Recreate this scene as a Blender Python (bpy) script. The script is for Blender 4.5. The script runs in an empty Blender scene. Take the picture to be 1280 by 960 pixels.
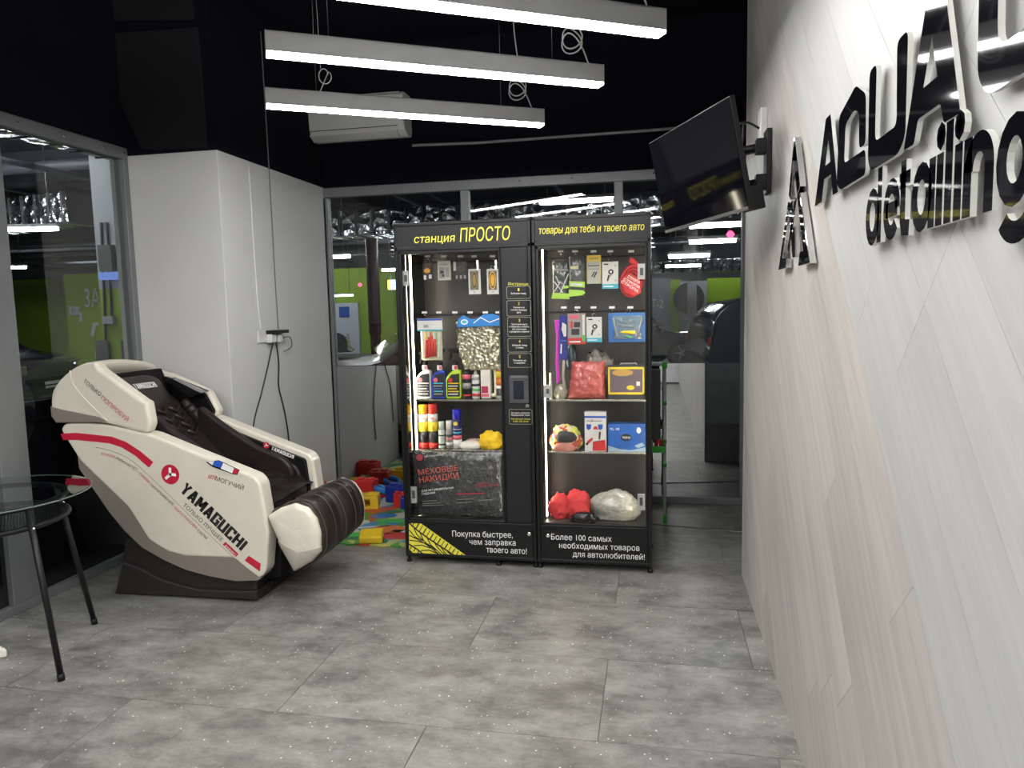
import bpy, bmesh, math, random
from mathutils import Vector, Matrix, noise
from math import pi, sin, cos, radians, atan2, hypot, sqrt
random.seed(7)
sc = bpy.context.scene
COL = sc.collection
# ------------------------------------------------------------------ camera
CF, CPITCH, CROLL, CYAW = 905.9, 0.102573, -0.02277, 0.194498
CH = 1.5
def cam_axes():
    p, ro, y = CPITCH, CROLL, CYAW
    f = Vector((-sin(y)*cos(p), cos(y)*cos(p), -sin(p)))
    r = Vector((cos(y), sin(y), 0)); u = r.cross(f)
    return r*cos(ro)+u*sin(ro), -r*sin(ro)+u*cos(ro), f
RX, UX, FX = cam_axes()
cam = bpy.data.objects.new('camera', bpy.data.cameras.new('camera'))
COL.objects.link(cam)
m = Matrix((RX, UX, -FX)).transposed().to_4x4(); m.translation = (0, 0, CH)
cam.matrix_world = m
cam.data.sensor_width = 36; cam.data.lens = 36*CF/1280
cam.data.clip_start = 0.05; cam.data.clip_end = 200
sc.camera = cam
# ------------------------------------------------------------------ world, exposure
w = bpy.data.worlds.new('world'); sc.world = w; w.use_nodes = True
w.node_tree.nodes['Background'].inputs[0].default_value = (0.5, 0.55, 0.6, 1)
w.node_tree.nodes['Background'].inputs[1].default_value = 0.02
sc.view_settings.view_transform = 'Standard'; sc.view_settings.look = 'None'
sc.view_settings.gamma = 1; sc.view_settings.use_curve_mapping = False
sc.view_settings.exposure = 1.9
LAMP = 15.5        # ceiling bars
LED = 7.0          # showcase strips
TUBE = 15.0        # car park tubes

def P(px, py, ax, v):
    """survey helper: the room point seen at a photograph pixel on the plane axis=v"""
    d = FX + RX*((px-640)/CF) + UX*((480-py)/CF)
    o = Vector((0, 0, CH)); t = (v-o[ax])/d[ax]
    return o + d*t
# ------------------------------------------------------------------ materials
MATS = {}
def mat(name, col, rough=0.5, metal=0.0, var=0.08, scale=12.0, bump=0.0, bscale=60.0, coat=0.0, spec=0.5, stretch=None, emit=0.0):
    if name in MATS: return MATS[name]
    M = bpy.data.materials.new(name); M.use_nodes = True
    nt = M.node_tree; b = nt.nodes['Principled BSDF']
    b.inputs['Roughness'].default_value = rough; b.inputs['Metallic'].default_value = metal
    b.inputs['Coat Weight'].default_value = coat; b.inputs['Specular IOR Level'].default_value = spec
    tc = nt.nodes.new('ShaderNodeTexCoord'); mp = nt.nodes.new('ShaderNodeMapping')
    nt.links.new(tc.outputs['Object'], mp.inputs[0])
    if stretch: mp.inputs['Scale'].default_value = stretch
    n = nt.nodes.new('ShaderNodeTexNoise'); n.inputs['Scale'].default_value = scale; n.inputs['Detail'].default_value = 4
    nt.links.new(mp.outputs[0], n.inputs['Vector'])
    r = nt.nodes.new('ShaderNodeValToRGB')
    c = [min(1, max(0, x)) for x in col]
    r.color_ramp.elements[0].position = .3; r.color_ramp.elements[1].position = .7
    r.color_ramp.elements[0].color = [x*(1-var) for x in c]+[1]; r.color_ramp.elements[1].color = [min(1, x*(1+var)) for x in c]+[1]
    nt.links.new(n.outputs[0], r.inputs[0]); nt.links.new(r.outputs[0], b.inputs['Base Color'])
    if emit:
        nt.links.new(r.outputs[0], b.inputs['Emission Color']); b.inputs['Emission Strength'].default_value = emit
    if bump:
        n2 = nt.nodes.new('ShaderNodeTexNoise'); n2.inputs['Scale'].default_value = bscale; n2.inputs['Detail'].default_value = 3
        nt.links.new(mp.outputs[0], n2.inputs['Vector'])
        bp = nt.nodes.new('ShaderNodeBump'); bp.inputs['Strength'].default_value = bump; bp.inputs['Distance'].default_value = .01
        nt.links.new(n2.outputs[0], bp.inputs['Height']); nt.links.new(bp.outputs[0], b.inputs['Normal'])
    MATS[name] = M; return M
def emis(name, col, s):
    if name in MATS: return MATS[name]
    M = bpy.data.materials.new(name); M.use_nodes = True; nt = M.node_tree
    nt.nodes.remove(nt.nodes['Principled BSDF'])
    e = nt.nodes.new('ShaderNodeEmission'); e.inputs[0].default_value = (*col, 1); e.inputs[1].default_value = s
    nt.links.new(e.outputs[0], nt.nodes['Material Output'].inputs[0]); MATS[name] = M; return M
def glass(name, tint=(1, 1, 1), refl=1.0, rough=0.0, ior=1.5):
    if name in MATS: return MATS[name]
    M = bpy.data.materials.new(name); M.use_nodes = True; nt = M.node_tree
    nt.nodes.remove(nt.nodes['Principled BSDF'])
    t = nt.nodes.new('ShaderNodeBsdfTransparent'); t.inputs[0].default_value = (*tint, 1)
    g = nt.nodes.new('ShaderNodeBsdfGlossy'); g.inputs['Roughness'].default_value = rough
    fr = nt.nodes.new('ShaderNodeFresnel'); fr.inputs[0].default_value = ior
    mu = nt.nodes.new('ShaderNodeMath'); mu.operation = 'MULTIPLY'; mu.inputs[1].default_value = refl; mu.use_clamp = True
    mx = nt.nodes.new('ShaderNodeMixShader')
    ge = nt.nodes.new('ShaderNodeNewGeometry'); bf = nt.nodes.new('ShaderNodeMath'); bf.operation = 'SUBTRACT'; bf.inputs[0].default_value = 1.0
    nt.links.new(ge.outputs['Backfacing'], bf.inputs[1]); m3 = nt.nodes.new('ShaderNodeMath'); m3.operation = 'MULTIPLY'
    nt.links.new(fr.outputs[0], mu.inputs[0]); nt.links.new(mu.outputs[0], m3.inputs[0]); nt.links.new(bf.outputs[0], m3.inputs[1]); nt.links.new(m3.outputs[0], mx.inputs[0])
    nt.links.new(t.outputs[0], mx.inputs[1]); nt.links.new(g.outputs[0], mx.inputs[2])
    nt.links.new(mx.outputs[0], nt.nodes['Material Output'].inputs[0]); MATS[name] = M; return M
def floor_mat():
    M = bpy.data.materials.new('floor_tile_vinyl'); M.use_nodes = True; nt = M.node_tree; L = nt.links.new
    b = nt.nodes['Principled BSDF']; N = nt.nodes.new
    tc = N('ShaderNodeTexCoord'); oi = N('ShaderNodeObjectInfo')
    ad = N('ShaderNodeVectorMath'); ad.operation = 'ADD'
    ml = N('ShaderNodeMath'); ml.operation = 'MULTIPLY'; ml.inputs[1].default_value = 37
    L(oi.outputs['Random'], ml.inputs[0]); L(tc.outputs['Object'], ad.inputs[0]); L(ml.outputs[0], ad.inputs[1])
    n1 = N('ShaderNodeTexNoise'); n1.inputs['Scale'].default_value = 4.2; n1.inputs['Detail'].default_value = 12; n1.inputs['Roughness'].default_value = .76
    mp = N('ShaderNodeMapping'); mp.inputs['Scale'].default_value = (1, 1.7, 1)
    L(ad.outputs[0], mp.inputs[0]); L(mp.outputs[0], n1.inputs['Vector'])
    r = N('ShaderNodeValToRGB'); e = r.color_ramp.elements
    e[0].position = .38; e[0].color = (.112, .108, .098, 1); e[1].position = .63; e[1].color = (.285, .28, .262, 1)
    L(n1.outputs[0], r.inputs[0])
    hs = N('ShaderNodeHueSaturation'); mr = N('ShaderNodeMapRange'); mr.inputs[3].default_value = .94; mr.inputs[4].default_value = 1.06
    L(oi.outputs['Random'], mr.inputs[0]); L(mr.outputs[0], hs.inputs['Value']); L(r.outputs[0], hs.inputs['Color'])
    # light flecks
    vo = N('ShaderNodeTexVoronoi'); vo.inputs['Scale'].default_value = 55; L(tc.outputs['Object'], vo.inputs['Vector'])
    n3 = N('ShaderNodeTexNoise'); n3.inputs['Scale'].default_value = 5; L(ad.outputs[0], n3.inputs['Vector'])
    sep = N('ShaderNodeSeparateColor'); L(vo.outputs['Color'], sep.inputs[0])
    sz = N('ShaderNodeMapRange'); sz.inputs[1].default_value = .55; sz.inputs[2].default_value = 1; sz.inputs[3].default_value = 0; sz.inputs[4].default_value = .21
    L(sep.outputs[0], sz.inputs[0])
    lt = N('ShaderNodeMath'); lt.operation = 'LESS_THAN'; L(vo.outputs['Distance'], lt.inputs[0]); L(sz.outputs[0], lt.inputs[1])
    mx = N('ShaderNodeMix'); mx.data_type = 'RGBA'; mx.inputs['B'].default_value = (.72, .72, .70, 1)
    m2 = N('ShaderNodeMath'); m2.operation = 'MULTIPLY'; L(lt.outputs[0], m2.inputs[0])
    mr3 = N('ShaderNodeMapRange'); mr3.inputs[1].default_value = .36; mr3.inputs[2].default_value = .46; L(n3.outputs[0], mr3.inputs[0]); L(mr3.outputs[0], m2.inputs[1])
    L(m2.outputs[0], mx.inputs['Factor']); L(hs.outputs[0], mx.inputs['A']); L(mx.outputs['Result'], b.inputs['Base Color'])
    rr = N('ShaderNodeMapRange'); rr.inputs[3].default_value = .28; rr.inputs[4].default_value = .48; L(n1.outputs[0], rr.inputs[0]); L(rr.outputs[0], b.inputs['Roughness'])
    bp = N('ShaderNodeBump'); bp.inputs['Strength'].default_value = .12; bp.inputs['Distance'].default_value = .004
    L(n1.outputs[0], bp.inputs['Height']); L(bp.outputs[0], b.inputs['Normal'])
    return M
def wood_mat(name, c1, c2, rough=.45):
    M = bpy.data.materials.new(name); M.use_nodes = True; nt = M.node_tree; L = nt.links.new; N = nt.nodes.new
    b = nt.nodes['Principled BSDF']; tc = N('ShaderNodeTexCoord'); oi = N('ShaderNodeObjectInfo')
    ro = N('ShaderNodeMapping'); ro.vector_type = 'POINT'; ro.inputs['Rotation'].default_value = (radians(-45), 0, 0)
    L(tc.outputs['Object'], ro.inputs[0])
    ad = N('ShaderNodeVectorMath'); ad.operation = 'ADD'; ml = N('ShaderNodeMath'); ml.operation = 'MULTIPLY'; ml.inputs[1].default_value = 23
    L(oi.outputs['Random'], ml.inputs[0]); L(ro.outputs[0], ad.inputs[0]); L(ml.outputs[0], ad.inputs[1])
    mp = N('ShaderNodeMapping'); mp.inputs['Scale'].default_value = (1, 1.3, 22); L(ad.outputs[0], mp.inputs[0])
    n1 = N('ShaderNodeTexNoise'); n1.inputs['Scale'].default_value = 1.6; n1.inputs['Detail'].default_value = 7; n1.inputs['Roughness'].default_value = .6; n1.inputs['Distortion'].default_value = .25
    L(mp.outputs[0], n1.inputs['Vector'])
    mp2 = N('ShaderNodeMapping'); mp2.inputs['Scale'].default_value = (1, .8, 3.5); L(ad.outputs[0], mp2.inputs[0])
    n2 = N('ShaderNodeTexNoise'); n2.inputs['Scale'].default_value = 1.2; n2.inputs['Detail'].default_value = 2; L(mp2.outputs[0], n2.inputs['Vector'])
    mm = N('ShaderNodeMath'); mm.operation = 'MULTIPLY_ADD'; mm.inputs[1].default_value = .55; L(n1.outputs[0], mm.inputs[0])
    m3 = N('ShaderNodeMath'); m3.operation = 'MULTIPLY'; m3.inputs[1].default_value = .45; L(n2.outputs[0], m3.inputs[0]); L(m3.outputs[0], mm.inputs[2])
    r = N('ShaderNodeValToRGB'); e = r.color_ramp.elements; e[0].position = .36; e[0].color = (*c1, 1); e[1].position = .62; e[1].color = (*c2, 1)
    L(mm.outputs[0], r.inputs[0]); L(r.outputs[0], b.inputs['Base Color'])
    b.inputs['Roughness'].default_value = rough
    bp = N('ShaderNodeBump'); bp.inputs['Strength'].default_value = .1; bp.inputs['Distance'].default_value = .002
    L(n1.outputs[0], bp.inputs['Height']); L(bp.outputs[0], b.inputs['Normal'])
    return M
def foil_mat(name, base=(.75, .76, .78), sc_=22, strength=1.0, rough=.18, metal=1.0):
    if name in MATS: return MATS[name]
    M = bpy.data.materials.new(name); M.use_nodes = True; nt = M.node_tree; L = nt.links.new; N = nt.nodes.new
    b = nt.nodes['Principled BSDF']; b.inputs['Metallic'].default_value = metal; b.inputs['Roughness'].default_value = rough
    b.inputs['Base Color'].default_value = (*base, 1)
    tc = N('ShaderNodeTexCoord'); v = N('ShaderNodeTexVoronoi'); v.inputs['Scale'].default_value = sc_
    n = N('ShaderNodeTexNoise'); n.inputs['Scale'].default_value = sc_*.7; n.inputs['Detail'].default_value = 3
    L(tc.outputs['Object'], v.inputs['Vector']); L(tc.outputs['Object'], n.inputs['Vector'])
    a = N('ShaderNodeMath'); a.operation = 'ADD'; L(v.outputs['Distance'], a.inputs[0]); L(n.outputs[0], a.inputs[1])
    bp = N('ShaderNodeBump'); bp.inputs['Strength'].default_value = strength; bp.inputs['Distance'].default_value = .5/sc_
    L(a.outputs[0], bp.inputs['Height']); L(bp.outputs[0], b.inputs['Normal']); MATS[name] = M; return M
def film_mat(name, col, rough=.12, sc_=30, strength=.6, var=.3):
    """wrinkled clear wrap over something coloured"""
    if name in MATS: return MATS[name]
    M = foil_mat(name, col, sc_, strength, rough, 0.0); nt = M.node_tree; b = nt.nodes['Principled BSDF']
    b.inputs['Coat Weight'].default_value = .8; b.inputs['Coat Roughness'].default_value = .05
    n = nt.nodes.new('ShaderNodeTexNoise'); n.inputs['Scale'].default_value = sc_*1.5; n.inputs['Detail'].default_value = 3
    r = nt.nodes.new('ShaderNodeValToRGB'); e = r.color_ramp.elements; e[0].position = .35; e[1].position = .65
    e[0].color = [x*(1-var) for x in col]+[1]; e[1].color = [min(1, x*(1+var)+.04*var) for x in col]+[1]
    nt.links.new(n.outputs[0], r.inputs[0]); nt.links.new(r.outputs[0], b.inputs['Base Color']); return M
def patch_mat(name, cols, scale, rough=.5, seed=0, bump=0):
    """printed picture made of irregular colour patches"""
    if name in MATS: return MATS[name]
    M = bpy.data.materials.new(name); M.use_nodes = True; nt = M.node_tree; L = nt.links.new; N = nt.nodes.new
    b = nt.nodes['Principled BSDF']; b.inputs['Roughness'].default_value = rough
    tc = N('ShaderNodeTexCoord'); n = N('ShaderNodeTexNoise'); n.inputs['Scale'].default_value = scale*.6; n.inputs['Detail'].default_value = 2
    L(tc.outputs['Object'], n.inputs['Vector'])
    ad = N('ShaderNodeVectorMath'); ad.operation = 'MULTIPLY_ADD'; ad.inputs[1].default_value = (2.2/scale,)*3
    L(n.outputs['Color'], ad.inputs[0]); L(tc.outputs['Object'], ad.inputs[2])
    v = N('ShaderNodeTexVoronoi'); v.inputs['Scale'].default_value = scale; L(ad.outputs[0], v.inputs['Vector'])
    s = N('ShaderNodeSeparateColor'); L(v.outputs['Color'], s.inputs[0])
    r = N('ShaderNodeValToRGB'); r.color_ramp.interpolation = 'CONSTANT'; e = r.color_ramp.elements
    while len(e) < len(cols): e.new(.5)
    for i, c in enumerate(cols): e[i].position = i/len(cols); e[i].color = (*c, 1)
    L(s.outputs[seed % 3], r.inputs[0]); L(r.outputs[0], b.inputs['Base Color']); MATS[name] = M; return M

# ------------------------------------------------------------------ mesh helpers
class MB:
    def __init__(s): s.bm = bmesh.new()
    def add(s, vs, fs, smooth=False, mi=0):
        v = [s.bm.verts.new(p) for p in vs]
        for f in fs:
            try:
                fc = s.bm.faces.new([v[i] for i in f]); fc.smooth = smooth; fc.material_index = mi
            except ValueError: pass
        return v
    def box(s, a, b, bev=0.0, mi=0):
        x0, y0, z0 = [min(a[i], b[i]) for i in range(3)]; x1, y1, z1 = [max(a[i], b[i]) for i in range(3)]
        if bev <= 0:
            s.add([(x0,y0,z0),(x1,y0,z0),(x1,y1,z0),(x0,y1,z0),(x0,y0,z1),(x1,y0,z1),(x1,y1,z1),(x0,y1,z1)],
                  [(3,2,1,0),(4,5,6,7),(0,1,5,4),(1,2,6,5),(2,3,7,6),(3,0,4,7)], mi=mi); return s
        t = bmesh.new(); bmesh.ops.create_cube(t, size=1)
        for v in t.verts: v.co = Vector(((v.co.x+.5)*(x1-x0)+x0, (v.co.y+.5)*(y1-y0)+y0, (v.co.z+.5)*(z1-z0)+z0))
        bev = min(bev, .49*min(x1-x0, y1-y0, z1-z0))
        bmesh.ops.bevel(t, geom=t.edges[:], offset=bev, segments=2, affect='EDGES', profile=.5)
        s.merge(t, mi); return s
    def merge(s, t, mi=0, smooth=None):
        t.verts.index_update()
        v = [s.bm.verts.new(x.co) for x in t.verts]
        for f in t.faces:
            try:
                g = s.bm.faces.new([v[x.index] for x in f.verts]); g.material_index = mi; g.smooth = f.smooth if smooth is None else smooth
            except ValueError: pass
        t.free()
    def tube(s, pts, r, n=8, closed=False, mi=0, cap=True):
        pts = [Vector(p) for p in pts]; k = len(pts); rings = []
        up = None
        for i, p in enumerate(pts):
            a = pts[i-1] if (i or closed) else p; b = pts[(i+1) % k] if (i < k-1 or closed) else p
            d = (b-a).normalized() if (b-a).length > 1e-9 else Vector((0, 0, 1))
            if up is None: up = d.orthogonal().normalized()
            up = (up-d*up.dot(d)); up = up.normalized() if up.length > 1e-6 else d.orthogonal().normalized()
            sd = d.cross(up); ri = r[i] if isinstance(r, (list, tuple)) else r
            rings.append([s.bm.verts.new(p+(up*cos(2*pi*j/n)+sd*sin(2*pi*j/n))*ri) for j in range(n)])
        for i in range(k if closed else k-1):
            A = rings[i]; B = rings[(i+1) % k]
            for j in range(n):
                f = s.bm.faces.new((A[j], A[(j+1) % n], B[(j+1) % n], B[j])); f.smooth = True; f.material_index = mi
        if cap and not closed:
            for R in (rings[0][::-1], rings[-1]):
                f = s.bm.faces.new(R); f.material_index = mi
        return s
    def lathe(s, prof, c=(0, 0, 0), n=20, axis=2, sx=1, sy=1, mi=0, smooth=True, arc=2*pi):
        rings = []
        for (r, h) in prof:
            ring = []
            for j in range(n):
                a = arc*j/n; x, y = r*cos(a)*sx, r*sin(a)*sy
                q = (x, y, h) if axis == 2 else ((x, h, y) if axis == 1 else (h, x, y))
                ring.append(s.bm.verts.new((q[0]+c[0], q[1]+c[1], q[2]+c[2])))
            rings.append(ring)
        for A, B in zip(rings, rings[1:]):
            for j in range(n):
                f = s.bm.faces.new((A[j], A[(j+1) % n], B[(j+1) % n], B[j])); f.smooth = smooth; f.material_index = mi
        for R in (rings[0][::-1], rings[-1]):
            f = s.bm.faces.new(R); f.material_index = mi
        return s
    def prism(s, poly, fn, d0, d1, bev=0.0, mi=0, seg=2):
        """poly 2D -> fn(u, v, d) 3D, extruded from d0 to d1"""
        t = bmesh.new(); k = len(poly)
        a = [t.verts.new(fn(u, v, d0)) for u, v in poly]; b = [t.verts.new(fn(u, v, d1)) for u, v in poly]
        t.faces.new(a[::-1]); t.faces.new(b)
        for i in range(k): t.faces.new((a[i], a[(i+1) % k], b[(i+1) % k], b[i]))
        bmesh.ops.recalc_face_normals(t, faces=t.faces[:])
        if bev > 0:
            es = [e for e in t.edges if (e.verts[0] in a and e.verts[1] in a) or (e.verts[0] in b and e.verts[1] in b)]
            bmesh.ops.bevel(t, geom=es, offset=bev, segments=seg, affect='EDGES', profile=.5, clamp_overlap=True)
        s.merge(t, mi); return s
    def build(s, name, ms, parent=None, smooth=None, **kw):
        bmesh.ops.recalc_face_normals(s.bm, faces=s.bm.faces[:])
        return link(name, s.bm, ms, parent, smooth, **kw)
def link(name, bm, ms, parent=None, smooth=None, label=None, cat=None, group=None, kind=None, base=None):
    me = bpy.data.meshes.new(name)
    off = Vector((0, 0, 0))
    if parent is not None:
        r = parent
        while r.parent: r = r.parent
        inv = r.matrix_basis.inverted()
        if parent.get('local'): inv = Matrix()
        bmesh.ops.transform(bm, matrix=inv, verts=bm.verts[:])
    elif kind != 'structure':
        if base is None and bm.verts:
            xs = [v.co.x for v in bm.verts]; ys = [v.co.y for v in bm.verts]; zs = [v.co.z for v in bm.verts]
            off = Vector(((min(xs)+max(xs))/2, (min(ys)+max(ys))/2, min(zs)))
        elif base is not None: off = Vector(base)
        for v in bm.verts: v.co -= off
    bm.to_mesh(me); bm.free()
    if smooth is not None:
        for p in me.polygons: p.use_smooth = smooth
    for M in (ms if isinstance(ms, (list, tuple)) else [ms]): me.materials.append(M)
    o = bpy.data.objects.new(name, me); COL.objects.link(o)
    if parent is not None:
        o.parent = parent
        if parent.get('local'): o['local'] = 1
    else: o.location = off
    for k, v in (('label', label), ('category', cat), ('group', group), ('kind', kind)):
        if v: o[k] = v
    return o
def thing(name, label, cat, loc, rz=0, group=None, local=False):
    o = bpy.data.objects.new(name, None); COL.objects.link(o); o.empty_display_size = .1
    o.location = loc; o.rotation_euler = (0, 0, rz); o['label'] = label; o['category'] = cat
    if group: o['group'] = group
    if local: o['local'] = 1
    o.matrix_basis = Matrix.Translation(loc) @ Matrix.Rotation(rz, 4, 'Z')
    return o
def box(name, a, b, ms, parent=None, bev=0.0, **kw): return MB().box(a, b, bev).build(name, ms, parent, **kw)
def XZ(u, v, d): return Vector((u, d, v))
def YZ(u, v, d): return Vector((d, u, v))
def XY(u, v, d): return Vector((u, v, d))
def spline(pts, n=6, closed=True):
    out = []; k = len(pts)
    rng = range(k) if closed else range(k-1)
    for i in rng:
        if closed: p = [pts[(i+j-1) % k] for j in range(4)]
        else: p = [pts[max(0, min(k-1, i+j-1))] for j in range(4)]
        for s in range(n):
            t = s/n
            out.append(tuple(.5*((2*p[1][q])+(-p[0][q]+p[2][q])*t+(2*p[0][q]-5*p[1][q]+4*p[2][q]-p[3][q])*t*t+(-p[0][q]+3*p[1][q]-3*p[2][q]+p[3][q])*t**3) for q in range(len(p[1]))))
    if not closed: out.append(tuple(pts[-1]))
    return out
def roundpoly(pts, r=.02, n=4):
    out = []; k = len(pts)
    for i in range(k):
        p = Vector(pts[i]); a = Vector(pts[i-1])-p; b = Vector(pts[(i+1) % k])-p
        rr = min(r, a.length*.45, b.length*.45); A = p+a.normalized()*rr; B = p+b.normalized()*rr
        for j in range(n+1):
            t = j/n; q = A*(1-t)**2+p*2*t*(1-t)+B*t*t; out.append((q.x, q.y))
    return out
def px_poly(pts, y): return [(lambda q: (q.x, q.z))(P(a, b, 1, y)) for a, b in pts]
# text
_glyph = {}
from mathutils.geometry import delaunay_2d_cdt
def outline(st, bold=0.0):
    cu = bpy.data.curves.new('t', 'FONT'); cu.body = st; cu.offset = bold; cu.resolution_u = 3; cu.fill_mode = 'NONE'
    o = bpy.data.objects.new('t', cu); COL.objects.link(o)
    me = bpy.data.meshes.new_from_object(o.evaluated_get(bpy.context.evaluated_depsgraph_get()))
    bpy.data.objects.remove(o); bpy.data.curves.remove(cu)
    vs = [v.co.to_2d() for v in me.vertices]; es = [tuple(e.vertices) for e in me.edges]; bpy.data.meshes.remove(me); return vs, es
_bar = max(v.x for v in outline('|')[0])
def glyph(c, bold):
    """filled glyph: constrained triangulation, triangles kept by even-odd rule"""
    if (c, bold) in _glyph: return _glyph[(c, bold)]
    adv = max(v.x for v in outline(c+'|')[0])-_bar; V, T = [], []
    if c != ' ':
        vs, es = outline(c, bold)
        V, E, F, _, _, _ = delaunay_2d_cdt(vs, es, [], 0, 1e-6)
        for f in F:
            cx = sum(V[k].x for k in f)/len(f); cy = sum(V[k].y for k in f)/len(f)+1e-7; odd = False
            for a, b in es:
                p, q = vs[a], vs[b]
                if (p.y > cy) != (q.y > cy) and cx < p.x+(q.x-p.x)*(cy-p.y)/(q.y-p.y): odd = not odd
            if odd: T.append(tuple(f))
    _glyph[(c, bold)] = (V, T, adv); return _glyph[(c, bold)]
def txt_mesh(st, bold=0.0):
    vs, fs, x = [], [], 0
    for c in st:
        V, T, adv = glyph(c, bold); n = len(vs); vs += [(v.x+x, v.y, 0) for v in V]; fs += [tuple(k+n for k in f) for f in T]; x += adv
    me = bpy.data.meshes.new('t'); me.from_pydata(vs, [], fs); return me
_h = txt_mesh('H'); CAPH = max(v.co.y for v in _h.vertices)
def text(parent, s, M, p0, p1, h, nrm, bold=0.0, name='lettering', tilt=0.0, lift=.0008, italic=0.0, label=None, fitbox=False):
    """flat print: baseline from p0 to p1, capital height h, facing nrm"""
    me = txt_mesh(s, bold); p0 = Vector(p0); p1 = Vector(p1); nrm = Vector(nrm).normalized()
    xs = [v.co.x for v in me.vertices]; x0, x1 = min(xs), max(xs)
    ys = [v.co.y for v in me.vertices]; y0, y1 = min(ys), max(ys)
    ux = (p1-p0); W = ux.length; ux.normalize(); uy = nrm.cross(ux).normalized()
    bm = bmesh.new(); bm.from_mesh(me); bpy.data.meshes.remove(me)
    for v in bm.verts:
        if fitbox: y = (v.co.y-y0)/(y1-y0)*h
        else: y = v.co.y/CAPH*h
        x = (v.co.x-x0)/(x1-x0)*W + y*italic
        v.co = p0+ux*x+uy*y+nrm*lift
    return link(name, bm, M, parent, label=label)
def decal(parent, poly, M, nrm_fn, lift=.0006, name='print', label=None):
    """flat print polygon given by 3D points, lifted along the normal"""
    bm = bmesh.new(); n = Vector(nrm_fn).normalized()
    bm.faces.new([bm.verts.new(Vector(p)+n*lift) for p in poly])
    return link(name, bm, M, parent, label=label)
FN = (0, -1, 0)
def ptext(parent, s, M, a, b, hpx, y, **kw):
    """print on a plane of constant y; a, b baseline pixels, hpx capital height in pixels"""
    p0, p1 = P(*a, 1, y), P(*b, 1, y); h = hpx*((p0-Vector((0, 0, CH))).dot(FX)/CF)
    return text(parent, s, M, p0, p1, h, FN, **kw)

def ribbon(bm, pts, w, fn):
    pts = [Vector((p[0], p[1])) for p in pts]; k = len(pts); closed = (pts[0]-pts[-1]).length < 1e-6
    if closed: pts = pts[:-1]; k -= 1
    L = []
    for i, p in enumerate(pts):
        a = pts[i-1] if (i or closed) else None; b = pts[(i+1) % k] if (i < k-1 or closed) else None
        d1 = (p-a).normalized() if a is not None else None; d2 = (b-p).normalized() if b is not None else None
        d1 = d1 or d2; d2 = d2 or d1; n1 = Vector((-d1.y, d1.x)); n2 = Vector((-d2.y, d2.x)); n = n1+n2
        n = n/n.length if n.length > 1e-6 else n1; n = n*min(1.9, 1/max(.3, n.dot(n1)))*w/2
        L.append((p+n, p-n))
    V = [(bm.verts.new(fn(*a)), bm.verts.new(fn(*b))) for a, b in L]
    for i in range(k if closed else k-1):
        a, b = V[i], V[(i+1) % k]; bm.faces.new((a[0], b[0], b[1], a[1]))
BLOCK = {'Y': (.50, [[(.08, 1), (.25, .50), (.42, 1)], [(.25, .52), (.25, 0)]]), 'A': (.50, [[(.08, 0), (.22, .93), (.28, .93), (.42, 0)], [(.14, .27), (.36, .27)]]),
         'M': (.62, [[(.09, 0), (.09, 1)], [(.53, 0), (.53, 1)], [(.12, .98), (.31, .25)], [(.50, .98), (.31, .25)]]), 'G': (.50, [[(.42, .66), (.42, .92), (.09, .92), (.09, .08), (.42, .08), (.42, .46), (.27, .46)]]),
         'U': (.50, [[(.09, 1), (.09, .08), (.42, .08), (.42, 1)]]), 'C': (.50, [[(.42, .66), (.42, .92), (.09, .92), (.09, .08), (.42, .08), (.42, .34)]]),
         'H': (.52, [[(.09, 0), (.09, 1)], [(.43, 0), (.43, 1)], [(.09, .52), (.43, .52)]]), 'I': (.20, [[(.10, 0), (.10, 1)]])}
def blocktext(parent, s, M, p0, p1, h, nrm, lift=.0015, wd=.185):
    p0, p1 = Vector(p0), Vector(p1); nrm = Vector(nrm).normalized(); tot = sum(BLOCK[c][0]+.06 for c in s)-.06
    ux = (p1-p0); sx = ux.length/tot; ux.normalize(); uy = nrm.cross(ux).normalized(); x = 0
    for c in s:
        bm = bmesh.new()
        for st in BLOCK[c][1]: ribbon(bm, [(a+x, b) for a, b in st], wd, lambda a, b: p0+ux*a*sx+uy*b*h+nrm*lift)
        link('letter', bm, M, parent); x += BLOCK[c][0]+.06
# palette
CREAM = mat('cream_shell', (.66, .615, .53), .32, var=.02, coat=.3)
TAUPE = mat('taupe_shell', (.21, .18, .155), .4, var=.03)
LEATH = mat('dark_brown_leather', (.017, .012, .012), .42, spec=.35, var=.25, bump=.15, bscale=160)
LEATH2 = mat('brown_leather', (.026, .020, .018), .42, spec=.35, var=.2, bump=.2, bscale=140)
BLKPL = mat('black_plastic', (.007, .007, .008), .4, spec=.25, var=.1)
BLKIN = mat('black_interior', (.004, .003, .004), .6, spec=.2, var=.1, bump=.1)
BASEM = mat('brown_black_base', (.020, .015, .016), .45, var=.1)
WHT = mat('white_print', (.85, .85, .85), .5, var=.01)
BLKP = mat('black_print', (.012, .012, .012), .5, var=.01)
REDP = mat('red_print', (.50, .012, .04), .45, var=.02)
YELP = mat('yellow_print', (.74, .68, .06), .5, var=.02)
MACH = mat('machine_black_paint', (.0035, .0035, .0042), .38, spec=.35, var=.1)
MACH2 = mat('machine_dark_panel', (.009, .009, .011), .45, spec=.35, var=.05)
STEEL = mat('brushed_steel', (.42, .38, .31), .22, 1.0, var=.1)
CHROME = mat('chrome', (.8, .8, .8), .08, 1.0, var=.02)
ALU = mat('grey_aluminium_frame', (.17, .178, .185), .45, .2, var=.05)
NAVY = mat('navy_black_paint', (.0018, .0025, .0075), .9, spec=.2, var=.15, scale=3)
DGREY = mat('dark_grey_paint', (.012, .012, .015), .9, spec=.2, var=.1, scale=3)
PLAST = mat('grey_plaster', (.54, .54, .53), .75, var=.035, scale=2.5, bump=.05, bscale=30)
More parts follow.
